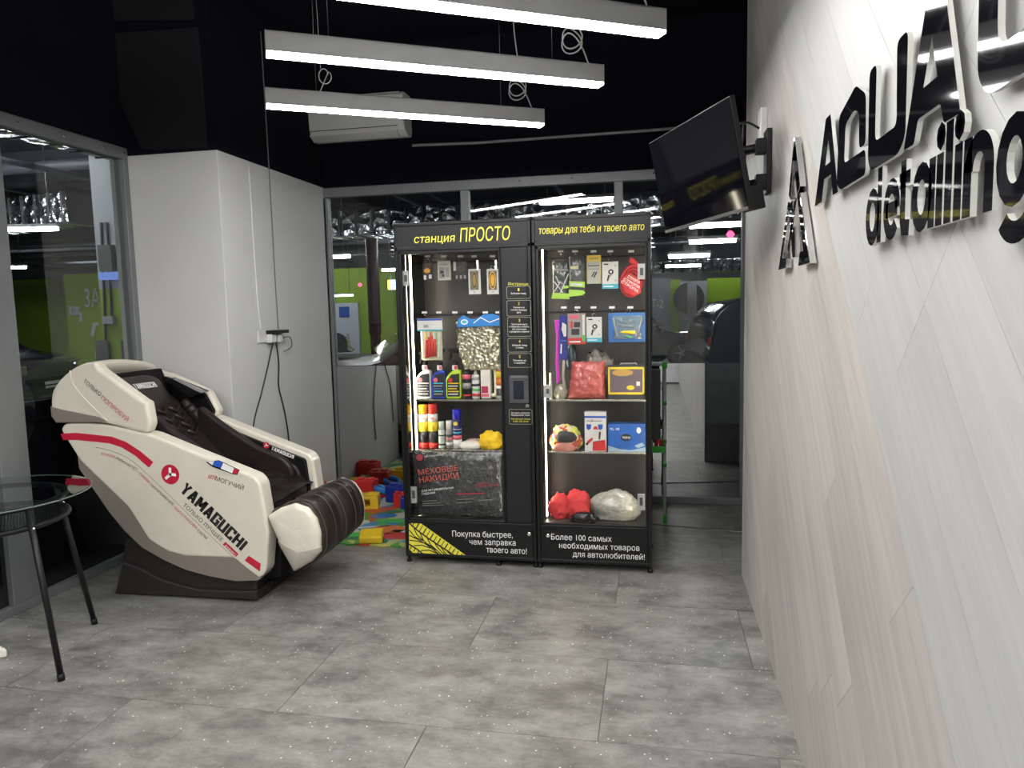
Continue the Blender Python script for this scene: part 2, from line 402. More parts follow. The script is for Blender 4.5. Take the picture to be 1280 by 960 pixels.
ALED = emis('lamp_diffuser', (1.0, .985, .95), LAMP)
STRIP = emis('led_strip', (1.0, .90, .68), LED)
PANE = glass('window_glass', (.93, .95, .95), 1.8)
DOORG = glass('showcase_glass', (.97, .97, .97), .55)
TABG = glass('table_glass', (.80, .90, .88), 1.3)
FILM = mat('black_window_film', (.004, .004, .006), .015, var=.05, spec=1.0)
FILM.node_tree.nodes['Principled BSDF'].inputs['IOR'].default_value = 1.6

MFILM = mat('mirror_window_film', (.52, .54, .55), .015, 1.0, var=.01)
# ================================================================== STRUCTURE
XR, XL, YG, YC = .478, -3.25, 5.58, 4.10       # right wall, left glass, back glass, column front
ZT, ZC = 2.5, 3.55
fl = box('floor', (-3.5, -3.2, -.05), (1.7, 5.75, -.004), mat('tile_joint_dark', (.10, .098, .09), .8), kind='structure')
FT = floor_mat()
tile_me = {}
rows = [1.787+.5985*k for k in range(-8, 7)]
n_t = 0
for i, y0 in enumerate(rows):
    k = round((y0-1.787)/.5985); off = -2.03 if k % 2 == 0 else -1.41
    y1 = min(y0+.5985, 5.70); x = off-1.215*3
    while x < 1.7:
        a, b = max(x, -3.45), min(x+1.215, 1.65)
        if b-a > .02 and y1-y0 > .02:
            key = (round(b-a, 3), round(y1-y0, 3))
            if key not in tile_me:
                q = MB().box((.0013, .0013, -.006), (b-a-.0013, y1-y0-.0013, 0), .001)
                o = q.build('tile', FT, fl); tile_me[key] = o.data
            else:
                o = bpy.data.objects.new('tile', tile_me[key]); COL.objects.link(o); o.parent = fl
            o.location = (a, y0, 0)
        x += 1.215
# ceiling, upper dark walls
box('ceiling', (-3.6, -3.2, ZC), (1.7, 5.8, ZC+.1), NAVY, kind='structure')
box('wall_back_upper', (-2.6, YG-.03, ZT), (1.7, YG+.12, ZC), NAVY, kind='structure')
box('wall_left_upper', (XL-.12, -3.2, ZT+.045), (XL+.03, YC, ZC), NAVY, kind='structure')
box('wall_rear', (-3.5, -3.5, 0), (1.7, -3.4, ZC), mat('rear_white_paint', (.7, .7, .69), .8), kind='structure')
# corner column, grey below and dark above
col_o = box('wall_corner_pillar', (XL-.1, YC, 0), (-2.6, YG+.1, ZT+.005), PLAST, kind='structure', bev=.004)
cu = box('wall_corner_pillar_upper', (XL-.1, YC, ZT+.005), (-2.6, YG+.1, ZC), NAVY, kind='structure')
# dark grey upper pillar face, slanting edge shaped to imitate a shadow edge
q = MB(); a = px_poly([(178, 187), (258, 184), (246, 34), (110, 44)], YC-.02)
q.prism(a, XZ, YC, YC-.025, .003); q.build('shadow_edge_panel', DGREY, cu)
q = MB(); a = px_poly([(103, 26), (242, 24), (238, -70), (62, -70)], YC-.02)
q.prism(a, XZ, YC, YC-.025, .003); q.build('shadow_edge_panel', DGREY, cu)

# right wall : 45 degree laminate planks
PW = mat('wall_core_dark', (.12, .11, .10), .8)
wr = box('wall_right', (XR+.008, -3.2, 0), (XR+.6, 4.05, ZC), PW, kind='structure')
PALE = wood_mat('pale_laminate', (.37, .37, .365), (.45, .45, .445))
BEIG = wood_mat('beige_laminate', (.345, .325, .305), (.48, .455, .43))
def clip(poly, a, b, c):        # keep a*x+b*y<=c
    out = []
    for i in range(len(poly)):
        p, q = poly[i-1], poly[i]; dp, dq = a*p[0]+b*p[1]-c, a*q[0]+b*q[1]-c
        if (dp <= 0) != (dq <= 0):
            t = dp/(dp-dq); out.append((p[0]+(q[0]-p[0])*t, p[1]+(q[1]-p[1])*t))
        if dq <= 0: out.append(q)
    return out
SP = .2667           # plank width measured along z-y
rnd = random.Random(3)
for k in range(-18, 22):
    c0 = -.47+SP*k; c1 = c0+SP
    strip = clip(clip([(-3.2, 0), (4.06, 0), (4.06, ZC), (-3.2, ZC)], -1, 1, c1-.0007), 1, -1, -c0-.0007)
    if len(strip) < 3: continue
    s0 = {0: 3.299, 1: 2.923, 2: 2.923, -1: 2.4}.get(k, rnd.uniform(0, 2.4))   # joint position along y+z
    if k == 3: s0 = 1.956
    L = 1.95; n0 = int((-4-s0)/L)-1
    for j in range(n0, 8):
        a, b = s0+L*j, s0+L*(j+1)
        pc = clip(clip(strip, 1, 1, b-.0006), -1, -1, -a-.0006)
        if len(pc) < 3: continue
        ar = abs(sum(pc[i-1][0]*pc[i][1]-pc[i][0]*pc[i-1][1] for i in range(len(pc))))/2
        if ar < .002: continue
        q = MB(); q.prism(pc, YZ, XR, XR+.008); q.build('plank', PALE if k >= 0 else BEIG, wr)
box('trim_1', (XR-.002, 4.05, 0), (XR+.6, 4.06, ZC), mat('grey_laminate_edge', (.42, .42, .41), .5), kind='structure')
box('wall_right_recess', (1.6, 4.06, 0), (1.7, 5.6, ZC), NAVY, kind='structure')

# back glass partition
def frame_piece(parent, a, b, nm='frame_profile'): return box(nm, a, b, ALU, parent, bev=.004)
wb = box('window_1', (-2.6, YG-.035, ZT-.075), (1.6, YG+.035, ZT), ALU, kind='structure', bev=.004)
frame_piece(wb, (-2.6, YG-.04, 0), (1.6, YG+.04, .05), 'bottom_rail')
frame_piece(wb, (-2.66, YG-.045, .05), (-2.60, YG+.04, ZT-.075), 'mullion')
frame_piece(wb, (-2.60, YG-.02, .05), (-2.575, YG+.03, ZT-.075), 'mullion')
for x in (-1.435, -.255, .66):
    frame_piece(wb, (x-.032, YG-.035, .05), (x+.032, YG+.035, ZT-.075), 'mullion')
xs = [-2.575, -1.467, -1.403, -.287, -.223, .628, .692, 1.6]
for i in range(0, 8, 2):
    box('pane', (xs[i], YG-.004, .05), (xs[i+1], YG+.004, ZT-.075), PANE, wb)
    box('dark_film', (xs[i]+.001, YG-.0055, .05), (xs[i+1]-.001, YG-.0045, 1.068), MFILM, wb, label='black glossy film on the lower pane')
    box('film_backing', (xs[i]+.001, YG+.006, .05), (xs[i+1]-.001, YG+.012, 1.07), BLKPL, wb)
for x, z in ((-2.5, 2.465), (-2.1, 2.468), (-1.7, 2.466), (-1.0, 2.468), (-.6, 2.466), (0, 2.468), (.4, 2.466)):
    q = MB(); q.lathe([(.001, 0), (.008, .0), (.007, -.003), (.002, -.004)], (x, YG-.035, z), 8, 1); q.build('screw', CHROME, wb)
# left glass partition
wl = box('window_2', (XL-.035, -3.2, ZT-.02), (XL+.035, YC, ZT+.05), ALU, kind='structure', bev=.004)
frame_piece(wl, (XL-.04, -3.2, 0), (XL+.04, YC, .05), 'bottom_rail')
for y in (-1.6, .2, 1.6, 3.10):
    frame_piece(wl, (XL-.035, y-.085, .05), (XL+.035, y+.085, ZT-.02), 'mullion')
frame_piece(wl, (XL-.035, 4.055, .05), (XL+.035, YC, ZT-.02), 'mullion')
ys = [-3.2, -1.685, -1.515, .115, .285, 1.515, 1.685, 3.015, 3.185, 4.055]
for i in range(0, 10, 2):
    box('pane', (XL-.004, ys[i], .05), (XL+.004, ys[i+1], ZT-.02), PANE, wl)
    box('dark_film', (XL+.0045, ys[i]+.001, .05), (XL+.0055, ys[i+1]-.001, 1.068), FILM, wl, label='black glossy film on the lower pane')
    box('film_backing', (XL-.012, ys[i]+.001, .05), (XL-.006, ys[i+1]-.001, 1.07), BLKPL, wl)
for y in (3.3, 3.6, 3.9, 4.07):
    q = MB(); q.lathe([(.001, 0), (.008, .0), (.007, .003), (.002, .004)], (XL+.035, y, 2.515), 8, 0); q.build('screw', CHROME, wl)
# thin threshold strip on the floor between cabinet and wall
q = MB(); q.prism([(-.3, 5.02), (.95, 4.79), (.955, 4.82), (-.295, 5.05)], XY, 0, .006, .002)
q.build('trim_2', mat('dull_threshold_metal', (.16, .16, .155), .4, .6), kind='structure')

# ================================================================== LAMPS
LBODY = mat('lamp_white_aluminium', (.30, .30, .30), .4, .1, var=.02)
WIREM = mat('thin_steel_wire', (.25, .25, .26), .4, .8)
CABW = mat('pale_flex', (.5, .5, .5), .5)
def lamp(p0, label, coil=True, group='white linear ceiling lamps hung in a row'):
    d = Vector((.856, .516, 0)); ang = atan2(d.y, d.x)
    o = thing('linear_pendant_lamp', label, 'lamp', (p0[0], p0[1], 2.545), ang, group, local=True)
    L = 1.51
    q = MB(); q.box((0, -.03, .012), (L, -.026, .092)).box((0, .026, .012), (L, .03, .092)).box((0, -.03, .086), (L, .03, .092)); q.build('housing', LBODY, o)
    for xx in (-.003, L): box('end_cap', (xx, -.031, .0), (xx+.003, .031, .093), LBODY, o)
    box('diffuser', (.001, -.0295, .0), (L-.001, .0295, .014), ALED, o)
    for x in (.25, L-.25):
        q = MB(); q.tube([(x, 0, .09), (x, 0, ZC-2.545)], .0012, 5); q.build('suspension_wire', WIREM, o)
    if coil:
        pts = [(L-.06, 0, .09), (L-.09, .0, .16)]
        pts += [(L-.10-.05*(1-cos(t*2*pi/12)), .012*sin(t), .17+.05*sin(t*2*pi/12)+.002*t) for t in range(0, 26)]
        pts += [(L-.13, 0, .3), (L-.16, 0, .5), (L-.2, 0, ZC-2.545)]
        q = MB(); q.tube(spline(pts, 3, False), .0035, 6); q.build('power_cable', CABW, o)
    return o
lamp((-1.922, 3.49), 'lowest and farthest of three white linear lamps, nearest the air conditioner')
lamp((-1.538, 2.816), 'middle one of three white linear ceiling lamps, with coiled flex at its right end')
lamp((-1.26, 2.226), 'nearest of three white linear lamps, cut by the top edge of the photo')
for k, (x, y) in enumerate(((-1.2, 1.45), (-1.2, .6), (-1.2, -.3), (-1.2, -1.2), (-1.2, -2.1), (-2.9, .6), (-2.9, -.3), (-2.9, -1.2), (-2.9, -2.1), (-1.2, -2.9), (-2.9, -2.9))):  # unseen lamps added to brighten the floor and upright surfaces
    lamp((x, y), 'added unseen linear lamp brightening the room from out of frame', False, 'added unseen linear lamps out of frame')
# separate coil behind the far lamp
q = MB(); c = P(403, 94, 1, 4.2)
q.tube([(c.x+.035*cos(t*pi/8), c.y+.003*t, c.z+.04*sin(t*pi/8)) for t in range(20)]+[(c.x-.05, c.y, c.z-.15)], .003, 6)
q.tube([(c.x-.01, c.y, c.z+.04), (c.x-.02, c.y, ZC)], .0015, 5)
q.build('cable_coil', CABW, label='small coil of pale flex hanging above the farthest lamp', cat='cable')

# ================================================================== AIR CONDITIONER
ac = thing('air_conditioner', 'white split air conditioner high on the dark back wall', 'air conditioner', (-2.24, YG-.03, 2.83))
ACM = mat('ac_white_plastic', (.62, .62, .60), .35, var=.02)
x0, x1 = -2.665, -1.835; yb = YG-.032
prof = roundpoly([(yb, 2.84), (yb-.10, 2.83), (yb-.19, 2.88), (yb-.205, 3.12), (yb-.16, 3.15), (yb, 3.15)], .035)
q = MB(); q.prism(prof, lambda u, v, d: Vector((d, u, v)), x0, x1, .012); q.build('casing', ACM, ac)
q = MB(); q.prism(roundpoly([(yb-.115, 2.826), (yb-.19, 2.862), (yb-.194, 2.872), (yb-.12, 2.838)], .004), lambda u, v, d: Vector((d, u, v)), x0+.06, x1-.06, .001); q.build('air_flap', ACM, ac)
q = MB(); q.box((x0+.05, yb-.2, 2.893), (x1-.05, yb-.196, 2.897)); q.build('seam', BLKPL, ac)
for i in range(9): box('vent_slat', (x0+.05, yb-.15+.016*i, 3.149), (x1-.05, yb-.145+.016*i, 3.155), ACM, ac)
q = MB(); zc = P(700, 171, 1, YG-.04).z
q.tube([(x1, YG-.045, zc+.01), (-1.3, YG-.045, zc-.004), (-.2, YG-.045, zc), (.9, YG-.045, zc+.01), (1.6, YG-.045, zc)], .011, 8)
q.build('wall_conduit', mat('pale_conduit', (.33, .33, .35), .5), label='pale pipe running along the dark back wall from the air conditioner', cat='pipe')

# ================================================================== TV
def tvframe():
    a, b, g = -1.147, .2, .015
    R = Matrix.Rotation(a, 4, 'Z') @ Matrix.Rotation(b, 4, 'X') @ Matrix.Rotation(-g, 4, 'Y')
    return Matrix.Translation((.168, 3.238, 2.058)) @ R
TM = tvframe()
tv = thing('television', 'flat black wall television tilted down on a bracket', 'television', (.168, 3.238, 2.058)); tv['local'] = 1
tv.matrix_basis = TM
W, H = .73, .425
box('screen', (-W/2+.006, -.002, -H/2+.014), (W/2-.006, .001, H/2-.006), mat('tv_screen_black', (.002, .002, .004), .06, spec=.22, var=.02), tv)
box('bezel', (-W/2, .0005, -H/2), (W/2, .022, H/2), BLKPL, tv, bev=.003)
q = MB(); q.box((-W/2, -.004, -H/2-.0), (W/2, .001, -H/2+.014), .002); q.build('lower_bezel', mat('dark_grey_trim', (.05, .05, .055), .25), tv)
q = MB(); q.box((-.24, .02, -.19), (.24, .06, .08), .012); q.build('rear_housing', BLKPL, tv)
q = MB(); q.box((W/2-.085, .02, -H/2-.005), (W/2-.005, .075, -H/2+.085), .005); q.build('side_box', BLKPL, tv)
def tvw(x, y, z): return TM @ Vector((x, y, z))
br = thing('tv_bracket', 'black steel swivel bracket holding the television to the wall', 'bracket', (XR, 3.3, 2.07))
BR = mat('bracket_steel_black', (.008, .008, .009), .45, spec=.3)
box('wall_plate', (XR-.022, 3.20, 1.955), (XR-.001, 3.29, 2.215), BR, br, bev=.003)
for z in (2.15, 2.005):
    q = MB(); a = tvw(.02, .075, .09 if z > 2.1 else -.06); el = Vector((XR-.15, 3.36, z))
    q.tube([Vector((XR-.02, 3.245, z)), el], .021, 4); q.tube([el, Vector((a.x, a.y, z))], .014, 4)
    q.box((XR-.06, 3.215, z-.03), (XR-.02, 3.275, z+.03), .003)
    q.lathe([(.018, z-.028), (.018, z+.028)], (el.x, el.y, 0), 10); q.build('arm', BR, br)
q = MB(); a = tvw(.08, .07, 0)
q.box((a.x-.02, a.y-.02, 1.98), (a.x+.02, a.y+.02, 2.19), .003); q.build('head_post', BR, br)
for s_ in (-.1, .1):
    q = MB(); q.tube([tvw(s_, .066, -.12), tvw(s_, .066, .14)], .008, 4); q.build('mount_rail', BR, br)
so = thing('wall_socket', 'white double socket box on the pale wall above the bracket', 'socket', (XR, 3.27, 2.17))
box('box', (XR-.03, 3.33, 2.18), (XR, 3.41, 2.33), mat('socket_white', (.6, .6, .58), .4), so, bev=.004)
q = MB(); q.tube(spline([(XR-.03, 3.36, 2.25), (XR-.09, 3.37, 2.28), (XR-.1, 3.36, 2.2), (XR-.13, 3.37, 2.12), (XR-.1, 3.36, 2.05), (XR-.16, 3.38, 2.0)], 5, False), .005, 6)
q.build('tv_cable', BLKPL, label='black cable looping from the white socket behind the television', cat='cable')

# ================================================================== WALL SIGN
GLOSS = mat('gloss_black_acrylic', (.004, .004, .006), .04, var=.02, spec=.9)
SIDE = mat('white_acrylic_edge', (.60, .60, .57), .35, var=.02)
def letter(parent, outer, holes=(), depth=.009):
    """outline in (u, z), u = -y, reading towards the viewer; black gloss face on a pale body"""
    cu2 = bpy.data.curves.new('l', 'CURVE'); cu2.dimensions = '2D'; cu2.fill_mode = 'BOTH'; cu2.extrude = depth/2
    for pl in [outer]+list(holes):
        s = cu2.splines.new('POLY'); s.points.add(len(pl)-1); s.use_cyclic_u = True
        for pt, p in zip(s.points, pl): pt.co = (p[0], p[1], 0, 1)
    o = bpy.data.objects.new('l', cu2); COL.objects.link(o)
    dg = bpy.context.evaluated_depsgraph_get(); me = bpy.data.meshes.new_from_object(o.evaluated_get(dg)); bpy.data.objects.remove(o)
    bm = bmesh.new(); bm.from_mesh(me); bpy.data.meshes.remove(me)
    letter_finish(parent, bm, depth)
def letter_finish(parent, bm, depth):
    xf = XR-.023
    for v in bm.verts: v.co = Vector((xf+depth/2-v.co.z, -v.co.x, v.co.y))
    bmesh.ops.recalc_face_normals(bm, faces=bm.faces[:])
    for f in bm.faces: f.material_index = 1 if f.calc_center_median().x < xf+.001 else 0
    link('letter', bm, [SIDE, GLOSS], parent)
sg = thing('wall_sign_letters', 'large raised gloss-black capitals AQUA on the pale wall', 'sign', (XR, 1.7, 1.775))
letter(sg, [(-2.254, 1.775), (-2.165, 1.775), (-2.14, 1.832), (-2.065, 1.832), (-2.04, 1.775), (-1.985, 1.775), (-2.083, 1.99), (-2.137, 1.99)], [[(-2.13, 1.866), (-2.072, 1.866), (-2.102, 1.93)]])
letter(sg, roundpoly([(-2.0, 1.795), (-1.99, 1.96), (-1.84, 1.992), (-1.755, 1.95), (-1.747, 1.842), (-1.80, 1.842), (-1.808, 1.925), (-1.85, 1.94), (-1.925, 1.925), (-1.93, 1.835), (-1.747, 1.832), (-1.741, 1.776), (-1.96, 1.776)], .018))
letter(sg, roundpoly([(-1.732, 1.99), (-1.68, 1.99), (-1.678, 1.832), (-1.54, 1.832), (-1.552, 1.99), (-1.49, 1.99), (-1.487, 1.80), (-1.525, 1.776), (-1.70, 1.776), (-1.727, 1.80)], .02))
letter(sg, roundpoly([(-1.495, 1.776), (-1.44, 1.776), (-1.423, 1.815), (-1.322, 1.815), (-1.305, 1.78), (-1.24, 1.78), (-1.325, 2.005), (-1.40, 2.005)], .008), [[(-1.402, 1.862), (-1.338, 1.862), (-1.370, 1.935)]])
letter(sg, roundpoly([(-1.195, 2.005), (-1.135, 2.005), (-1.125, 1.835), (-.99, 1.835), (-.975, 2.005), (-.915, 2.005), (-.925, 1.80), (-.965, 1.78), (-1.15, 1.78), (-1.185, 1.815)], .03))
sd = thing('wall_sign_letters', 'smaller raised gloss-black lowercase word detailing under the capitals', 'sign', (XR, 1.4, 1.6))
def arc(cx, cz, rx, rz, a0, a1, n=16): return [(cx+rx*cos(radians(a0+(a1-a0)*k/n)), cz+rz*sin(radians(a0+(a1-a0)*k/n))) for k in range(n+1)]
def sletter(strs, w_=.029):
    bm = bmesh.new(); depth = .009
    for st in strs:
        t = bmesh.new(); ribbon(t, st, w_, lambda a, b: Vector((XR-.023, -a, b)))
        fs = t.faces[:]; ex = bmesh.ops.extrude_face_region(t, geom=fs)
        for v in [g for g in ex['geom'] if isinstance(g, bmesh.types.BMVert)]: v.co.x += depth
        bmesh.ops.recalc_face_normals(t, faces=t.faces[:]); q = MB(); q.bm.free(); q.bm = bm; q.merge(t)
    for f in bm.faces: f.material_index = 1 if f.calc_center_median().x < XR-.022 else 0
    link('letter', bm, [SIDE, GLOSS], sd)
X0, XH = 1.632, 1.722
def bowl(cx, rx, a0=0, a1=360): return arc(cx, (X0+XH)/2, rx, (XH-X0)/2, a0, a1)
sletter([bowl(-1.682, .034), [(-1.634, 1.772), (-1.634, 1.620)]])
sletter([bowl(-1.556, .036, 0, 320), [(-1.592, 1.677), (-1.520, 1.677)]])
sletter([[(-1.490, 1.758), (-1.490, 1.650), (-1.484, 1.635), (-1.452, 1.632)], [(-1.512, 1.722), (-1.452, 1.722)]])
sletter([bowl(-1.394, .034), [(-1.346, 1.735), (-1.346, 1.620)]])
sletter([[(-1.313, 1.735), (-1.313, 1.620)], arc(-1.313, 1.762, .004, .006, 0, 360, 8)])
sletter([[(-1.277, 1.778), (-1.277, 1.620)]])
sletter([[(-1.240, 1.735), (-1.240, 1.620)], arc(-1.240, 1.762, .004, .006, 0, 360, 8)])
sletter([[(-1.206, 1.735), (-1.206, 1.620)], arc(-1.168, 1.685, .034, .038, 180, 0)+[(-1.134, 1.620)]])
sletter([bowl(-1.062, .036), [(-1.012, 1.735), (-1.012, 1.625)]+arc(-1.052, 1.618, .040, .034, 0, -150, 12)])
lg = thing('wall_emblem', 'tall mirror-faced letter A emblem left of the capitals', 'sign', (XR, 2.6, 1.6))
MIR = mat('mirror_acrylic', (.55, .55, .55), .03, 1.0, var=.02)
def strokes(parent, pls):
    for pl in pls:
        q = MB(); q.prism([(-u, z) for u, z in pl], YZ, XR-.026, XR-.004, .002); q.build('emblem_stroke', MIR, parent)
strokes(lg, [
    [(-2.578, 2.04), (-2.66, 1.865), (-2.625, 1.845), (-2.582, 1.965)],
    [(-2.578, 2.04), (-2.582, 1.965), (-2.51, 1.845), (-2.468, 1.865)],
    [(-2.67, 1.845), (-2.635, 1.835), (-2.77, 1.66), (-2.70, 1.655), (-2.70, 1.622), (-2.85, 1.622)],
    [(-2.655, 1.83), (-2.60, 1.84), (-2.575, 1.75), (-2.54, 1.65), (-2.57, 1.65), (-2.62, 1.74)],
    [(-2.56, 1.83), (-2.51, 1.84), (-2.59, 1.73), (-2.63, 1.67), (-2.66, 1.69)],
    [(-2.51, 1.845), (-2.465, 1.845), (-2.30, 1.616), (-2.47, 1.616), (-2.45, 1.66), (-2.40, 1.66)]])

# ================================================================== CABLES AND OUTLET ON THE PILLAR
ot = thing('wall_socket', 'white double socket with plugged adaptors on the pillar side', 'socket', (-2.6, 4.5, 1.3))
SW = mat('socket_white', (.6, .6, .58), .4)
box('plate', (-2.6, 4.43, 1.315), (-2.588, 4.53, 1.395), SW, ot, bev=.003)
box('plug_adaptor', (-2.598, 4.535, 1.31), (-2.55, 4.60, 1.37), SW, ot, bev=.006)
box('plug_adaptor', (-2.598, 4.63, 1.31), (-2.55, 4.68, 1.37), SW, ot, bev=.006)
box('power_strip', (-2.598, 4.53, 1.372), (-2.53, 4.74, 1.395), BLKPL, ot, bev=.004, label='black adaptor bar')
CB = mat('black_cable', (.012, .012, .012), .5); CG = mat('grey_cable', (.16, .16, .16), .5)
def wire(pts, r, M, label, nm='cable'):
    q = MB(); q.tube(spline(pts, 5, False), r, 6); q.build(nm, M, label=label, cat='cable')
wire([(-2.594, 4.44, 2.49), (-2.594, 4.445, 2.0), (-2.594, 4.455, 1.6), (-2.594, 4.475, 1.40)], .005, mat('white_cable', (.66, .66, .64), .5), 'white cable dropping down the pillar to the socket')
wire([(-2.594, 4.69, 3.4), (-2.594, 4.70, 2.4), (-2.594, 4.70, 1.8), (-2.594, 4.705, 1.40)], .004, CG, 'dark thin cable dropping from the ceiling to the black adaptor')
wire([(-2.57, 4.58, 1.31), (-2.59, 4.53, 1.15), (-2.59, 4.43, .98), (-2.59, 4.30, .76), (-2.59, 4.25, .4)], .005, CB, 'black cable hanging left from the adaptor behind the massage chair')
wire([(-2.57, 4.62, 1.31), (-2.59, 4.68, 1.16), (-2.59, 4.66, 1.0), (-2.59, 4.72, .82), (-2.59, 4.76, .6), (-2.59, 4.74, .3)], .005, CB, 'black cable hanging right from the adaptor behind the massage chair')
wire([(-2.56, 4.66, 1.33), (-2.55, 4.78, 1.34), (-2.56, 4.82, 1.27), (-2.57, 4.72, 1.24)], .003, CB, 'short black cable loop beside the adaptor')
# ================================================================== MASSAGE CHAIR
YN, YF = 3.30, 3.985
ch = thing('massage_chair', 'big cream and dark brown massage armchair with red stripes and printed side', 'massage chair', (-2.5, 3.65, 0))
arm = roundpoly(px_poly([(75, 537), (80, 529.5), (110, 529), (143, 533), (188, 543), (246, 567), (291, 585), (318, 596), (325, 605), (335.5, 667), (332, 715), (324, 724), (306, 710), (292, 698), (231, 696), (209, 690), (185, 675), (160, 635), (100, 577)], YN), .02)
low = roundpoly(px_poly([(96, 568), (160, 632), (185, 672), (209, 687), (231, 693), (292, 695), (310, 708), (328, 721), (322, 726), (294, 727), (262, 721), (232, 713), (205, 701), (177, 685), (155, 664), (136, 641), (98, 586)], YN), .008)
for y0, y1, tag_ in ((YN, YN+.10, 'n'), (YF-.10, YF, 'f')):
    q = MB(); q.prism(arm, XZ, y0, y1, .014, seg=3); o = q.build('side_panel', CREAM, ch)
    d = .004 if tag_ == 'n' else -.004
    q = MB(); q.prism(low, XZ, y0+max(d, 0), y1+min(d, 0), .006); q.build('lower_side_shell', TAUPE, o, label='taupe lower edge of the side')
# inner black liners of the arms
inn = roundpoly(px_poly([(100, 545), (143, 541), (188, 551), (246, 575), (291, 593), (316, 603), (326, 668), (322, 700), (232, 700), (177, 672), (130, 620)], YN), .02)
for y0, y1 in ((YN+.095, YN+.125), (YF-.125, YF-.095)):
    q = MB(); q.prism(inn, XZ, y0, y1, .004); q.build('inner_arm_liner', BLKIN, ch)
# rounded ridge along the inside of the far arm
q = MB(); e = px_poly([(190, 560), (246, 588), (291, 607), (306, 618), (312, 640)], YN)
q.tube(spline([(u, YF-.128, v) for u, v in e], 4, False), .014, 8); q.build('arm_piping', LEATH, ch)
# hood over the head: a shell that crosses from the near to the far side, a little lower at the far side
hn = spline(px_poly([(63, 499), (66, 486), (77, 471), (92, 459), (106, 453.5), (113, 456), (112, 466), (104, 480), (104, 505), (100, 526), (84, 528), (71, 527), (64, 514)], YN), 3)
bm = bmesh.new(); R = []; ns = 18
for i in range(ns+1):
    t = i/ns; e = 1-.06*abs(2*t-1)**8; c0 = (-2.98, 1.10)
    R.append([bm.verts.new((c0[0]+(p[0]-c0[0])*e-(.04*sin(pi*t)+.13*t*t)*max(0, min(1, (p[1]-1.0)/.1))*(p[0] > -3.1), YN+(YF-YN)*t, c0[1]+(p[1]-c0[1])*e+(.02*sin(pi*t)-.05*t)*(p[1]-.95)/.3)) for p in hn])
for A, B in zip(R, R[1:]):
    for j in range(len(hn)): bm.faces.new((A[j], A[(j+1) % len(hn)], B[(j+1) % len(hn)], B[j])).smooth = True
bm.faces.new(R[0][::-1]); bm.faces.new(R[-1]); bmesh.ops.recalc_face_normals(bm, faces=bm.faces[:]); link('hood', bm, CREAM, ch)
hl = px_poly([(64, 508), (80, 512), (105, 517), (125, 521), (136, 527.5), (110, 528.2), (71, 528.2), (65, 520)], YN)
q = MB(); q.prism(hl, XZ, YN-.006, YF+.002, .004); q.build('lower_hood_shell', TAUPE, ch, label='taupe band under the hood')
q = MB(); bp_ = px_poly([(60.5, 500), (64, 480), (74, 476), (70, 526), (64, 522)], YN); q.prism(bp_, XZ, YN+.06, YF-.06, .01); q.build('rear_cover', BLKPL, ch)
# shoulder wings (near and far) of the hood
wing_n = roundpoly(px_poly([(64, 499), (67, 486), (78, 471), (92, 459.5), (104, 454), (119, 451.5), (124, 461), (150, 480), (178, 500.5), (183, 503), (188, 530), (184, 541.5), (174, 540.5), (150, 534), (136, 530), (110, 528), (71, 527), (65, 514)], YN), .018)
wing_f = roundpoly([(-3.16, 1.05), (-3.13, 1.14), (-3.03, 1.19), (-2.90, 1.155), (-2.80, 1.118), (-2.645, 1.05), (-2.585, .93), (-2.605, .885), (-2.70, .88), (-2.9, .93), (-3.14, .955)], .018)
for y0, y1, wing in ((YN-.003, YN+.07, wing_n), (YF-.06, YF+.003, wing_f)):
    q = MB(); q.prism(wing, XZ, y0, y1, .02, seg=3); q.build('shoulder_wing', CREAM, ch)
seam = px_poly([(88, 463), (92, 480), (110, 502), (136, 527)], YN)
q = MB(); q.tube(spline([(u, YN-.0035, v) for u, v in seam], 5, False), .003, 6); q.build('seam', mat('cream_piping', (.66, .63, .57), .4, var=.02), ch)
lin_n = roundpoly(px_poly([(108, 462), (150, 488), (176, 506), (180, 528), (174, 534), (150, 532), (110, 515)], YN), .01)
lin_f = roundpoly([(-3.05, 1.165), (-2.90, 1.135), (-2.80, 1.098), (-2.66, 1.035), (-2.605, .93), (-2.62, .90), (-2.9, .94), (-3.08, .97)], .01)
for y0, y1, lin in ((YN+.065, YN+.085, lin_n), (YF-.085, YF-.055, lin_f)):
    q = MB(); q.prism(lin, XZ, y0, y1, .003); q.build('inner_wing_liner', BLKIN, ch)
# dark cavity behind the headrest
q = MB(); q.prism([(-3.02, 1.0), (-2.98, 1.19), (-2.95, 1.19), (-2.86, .95), (-2.92, .8)], XZ, YN+.06, YF-.06, .01); q.build('inner_hood', BLKIN, ch)
# back, seat
def pad(name, prof, y0, y1, M, crown=.02, ny=14, wr=0.0, parent=ch):
    """soft pad: profile (x, z) swept across y, sides rounded inwards"""
    bm = bmesh.new(); c = Vector((sum(p[0] for p in prof)/len(prof), sum(p[1] for p in prof)/len(prof))); R = []
    for i in range(ny+1):
        t = i/ny; y = y0+(y1-y0)*t; e = 1-abs(2*t-1)**6; s = .55+.45*e; ring = []
        for p in prof:
            d = Vector(p)-c; f = 1-(1-s)*min(1, .05/max(d.length, .01))
            n = noise.noise(Vector((p[0]*14, y*9, p[1]*14)))*wr
            k = d.normalized()*n
            ring.append(bm.verts.new((c.x+d.x*f+k.x, y, c.y+d.y*f+k.y)))
        R.append(ring)
    k = len(prof)
    for A, B in zip(R, R[1:]):
        for j in range(k): bm.faces.new((A[j], A[(j+1) % k], B[(j+1) % k], B[j])).smooth = True
    bm.faces.new(R[0][::-1]); bm.faces.new(R[-1]); bmesh.ops.recalc_face_normals(bm, faces=bm.faces[:])
    return link(name, bm, M, parent)
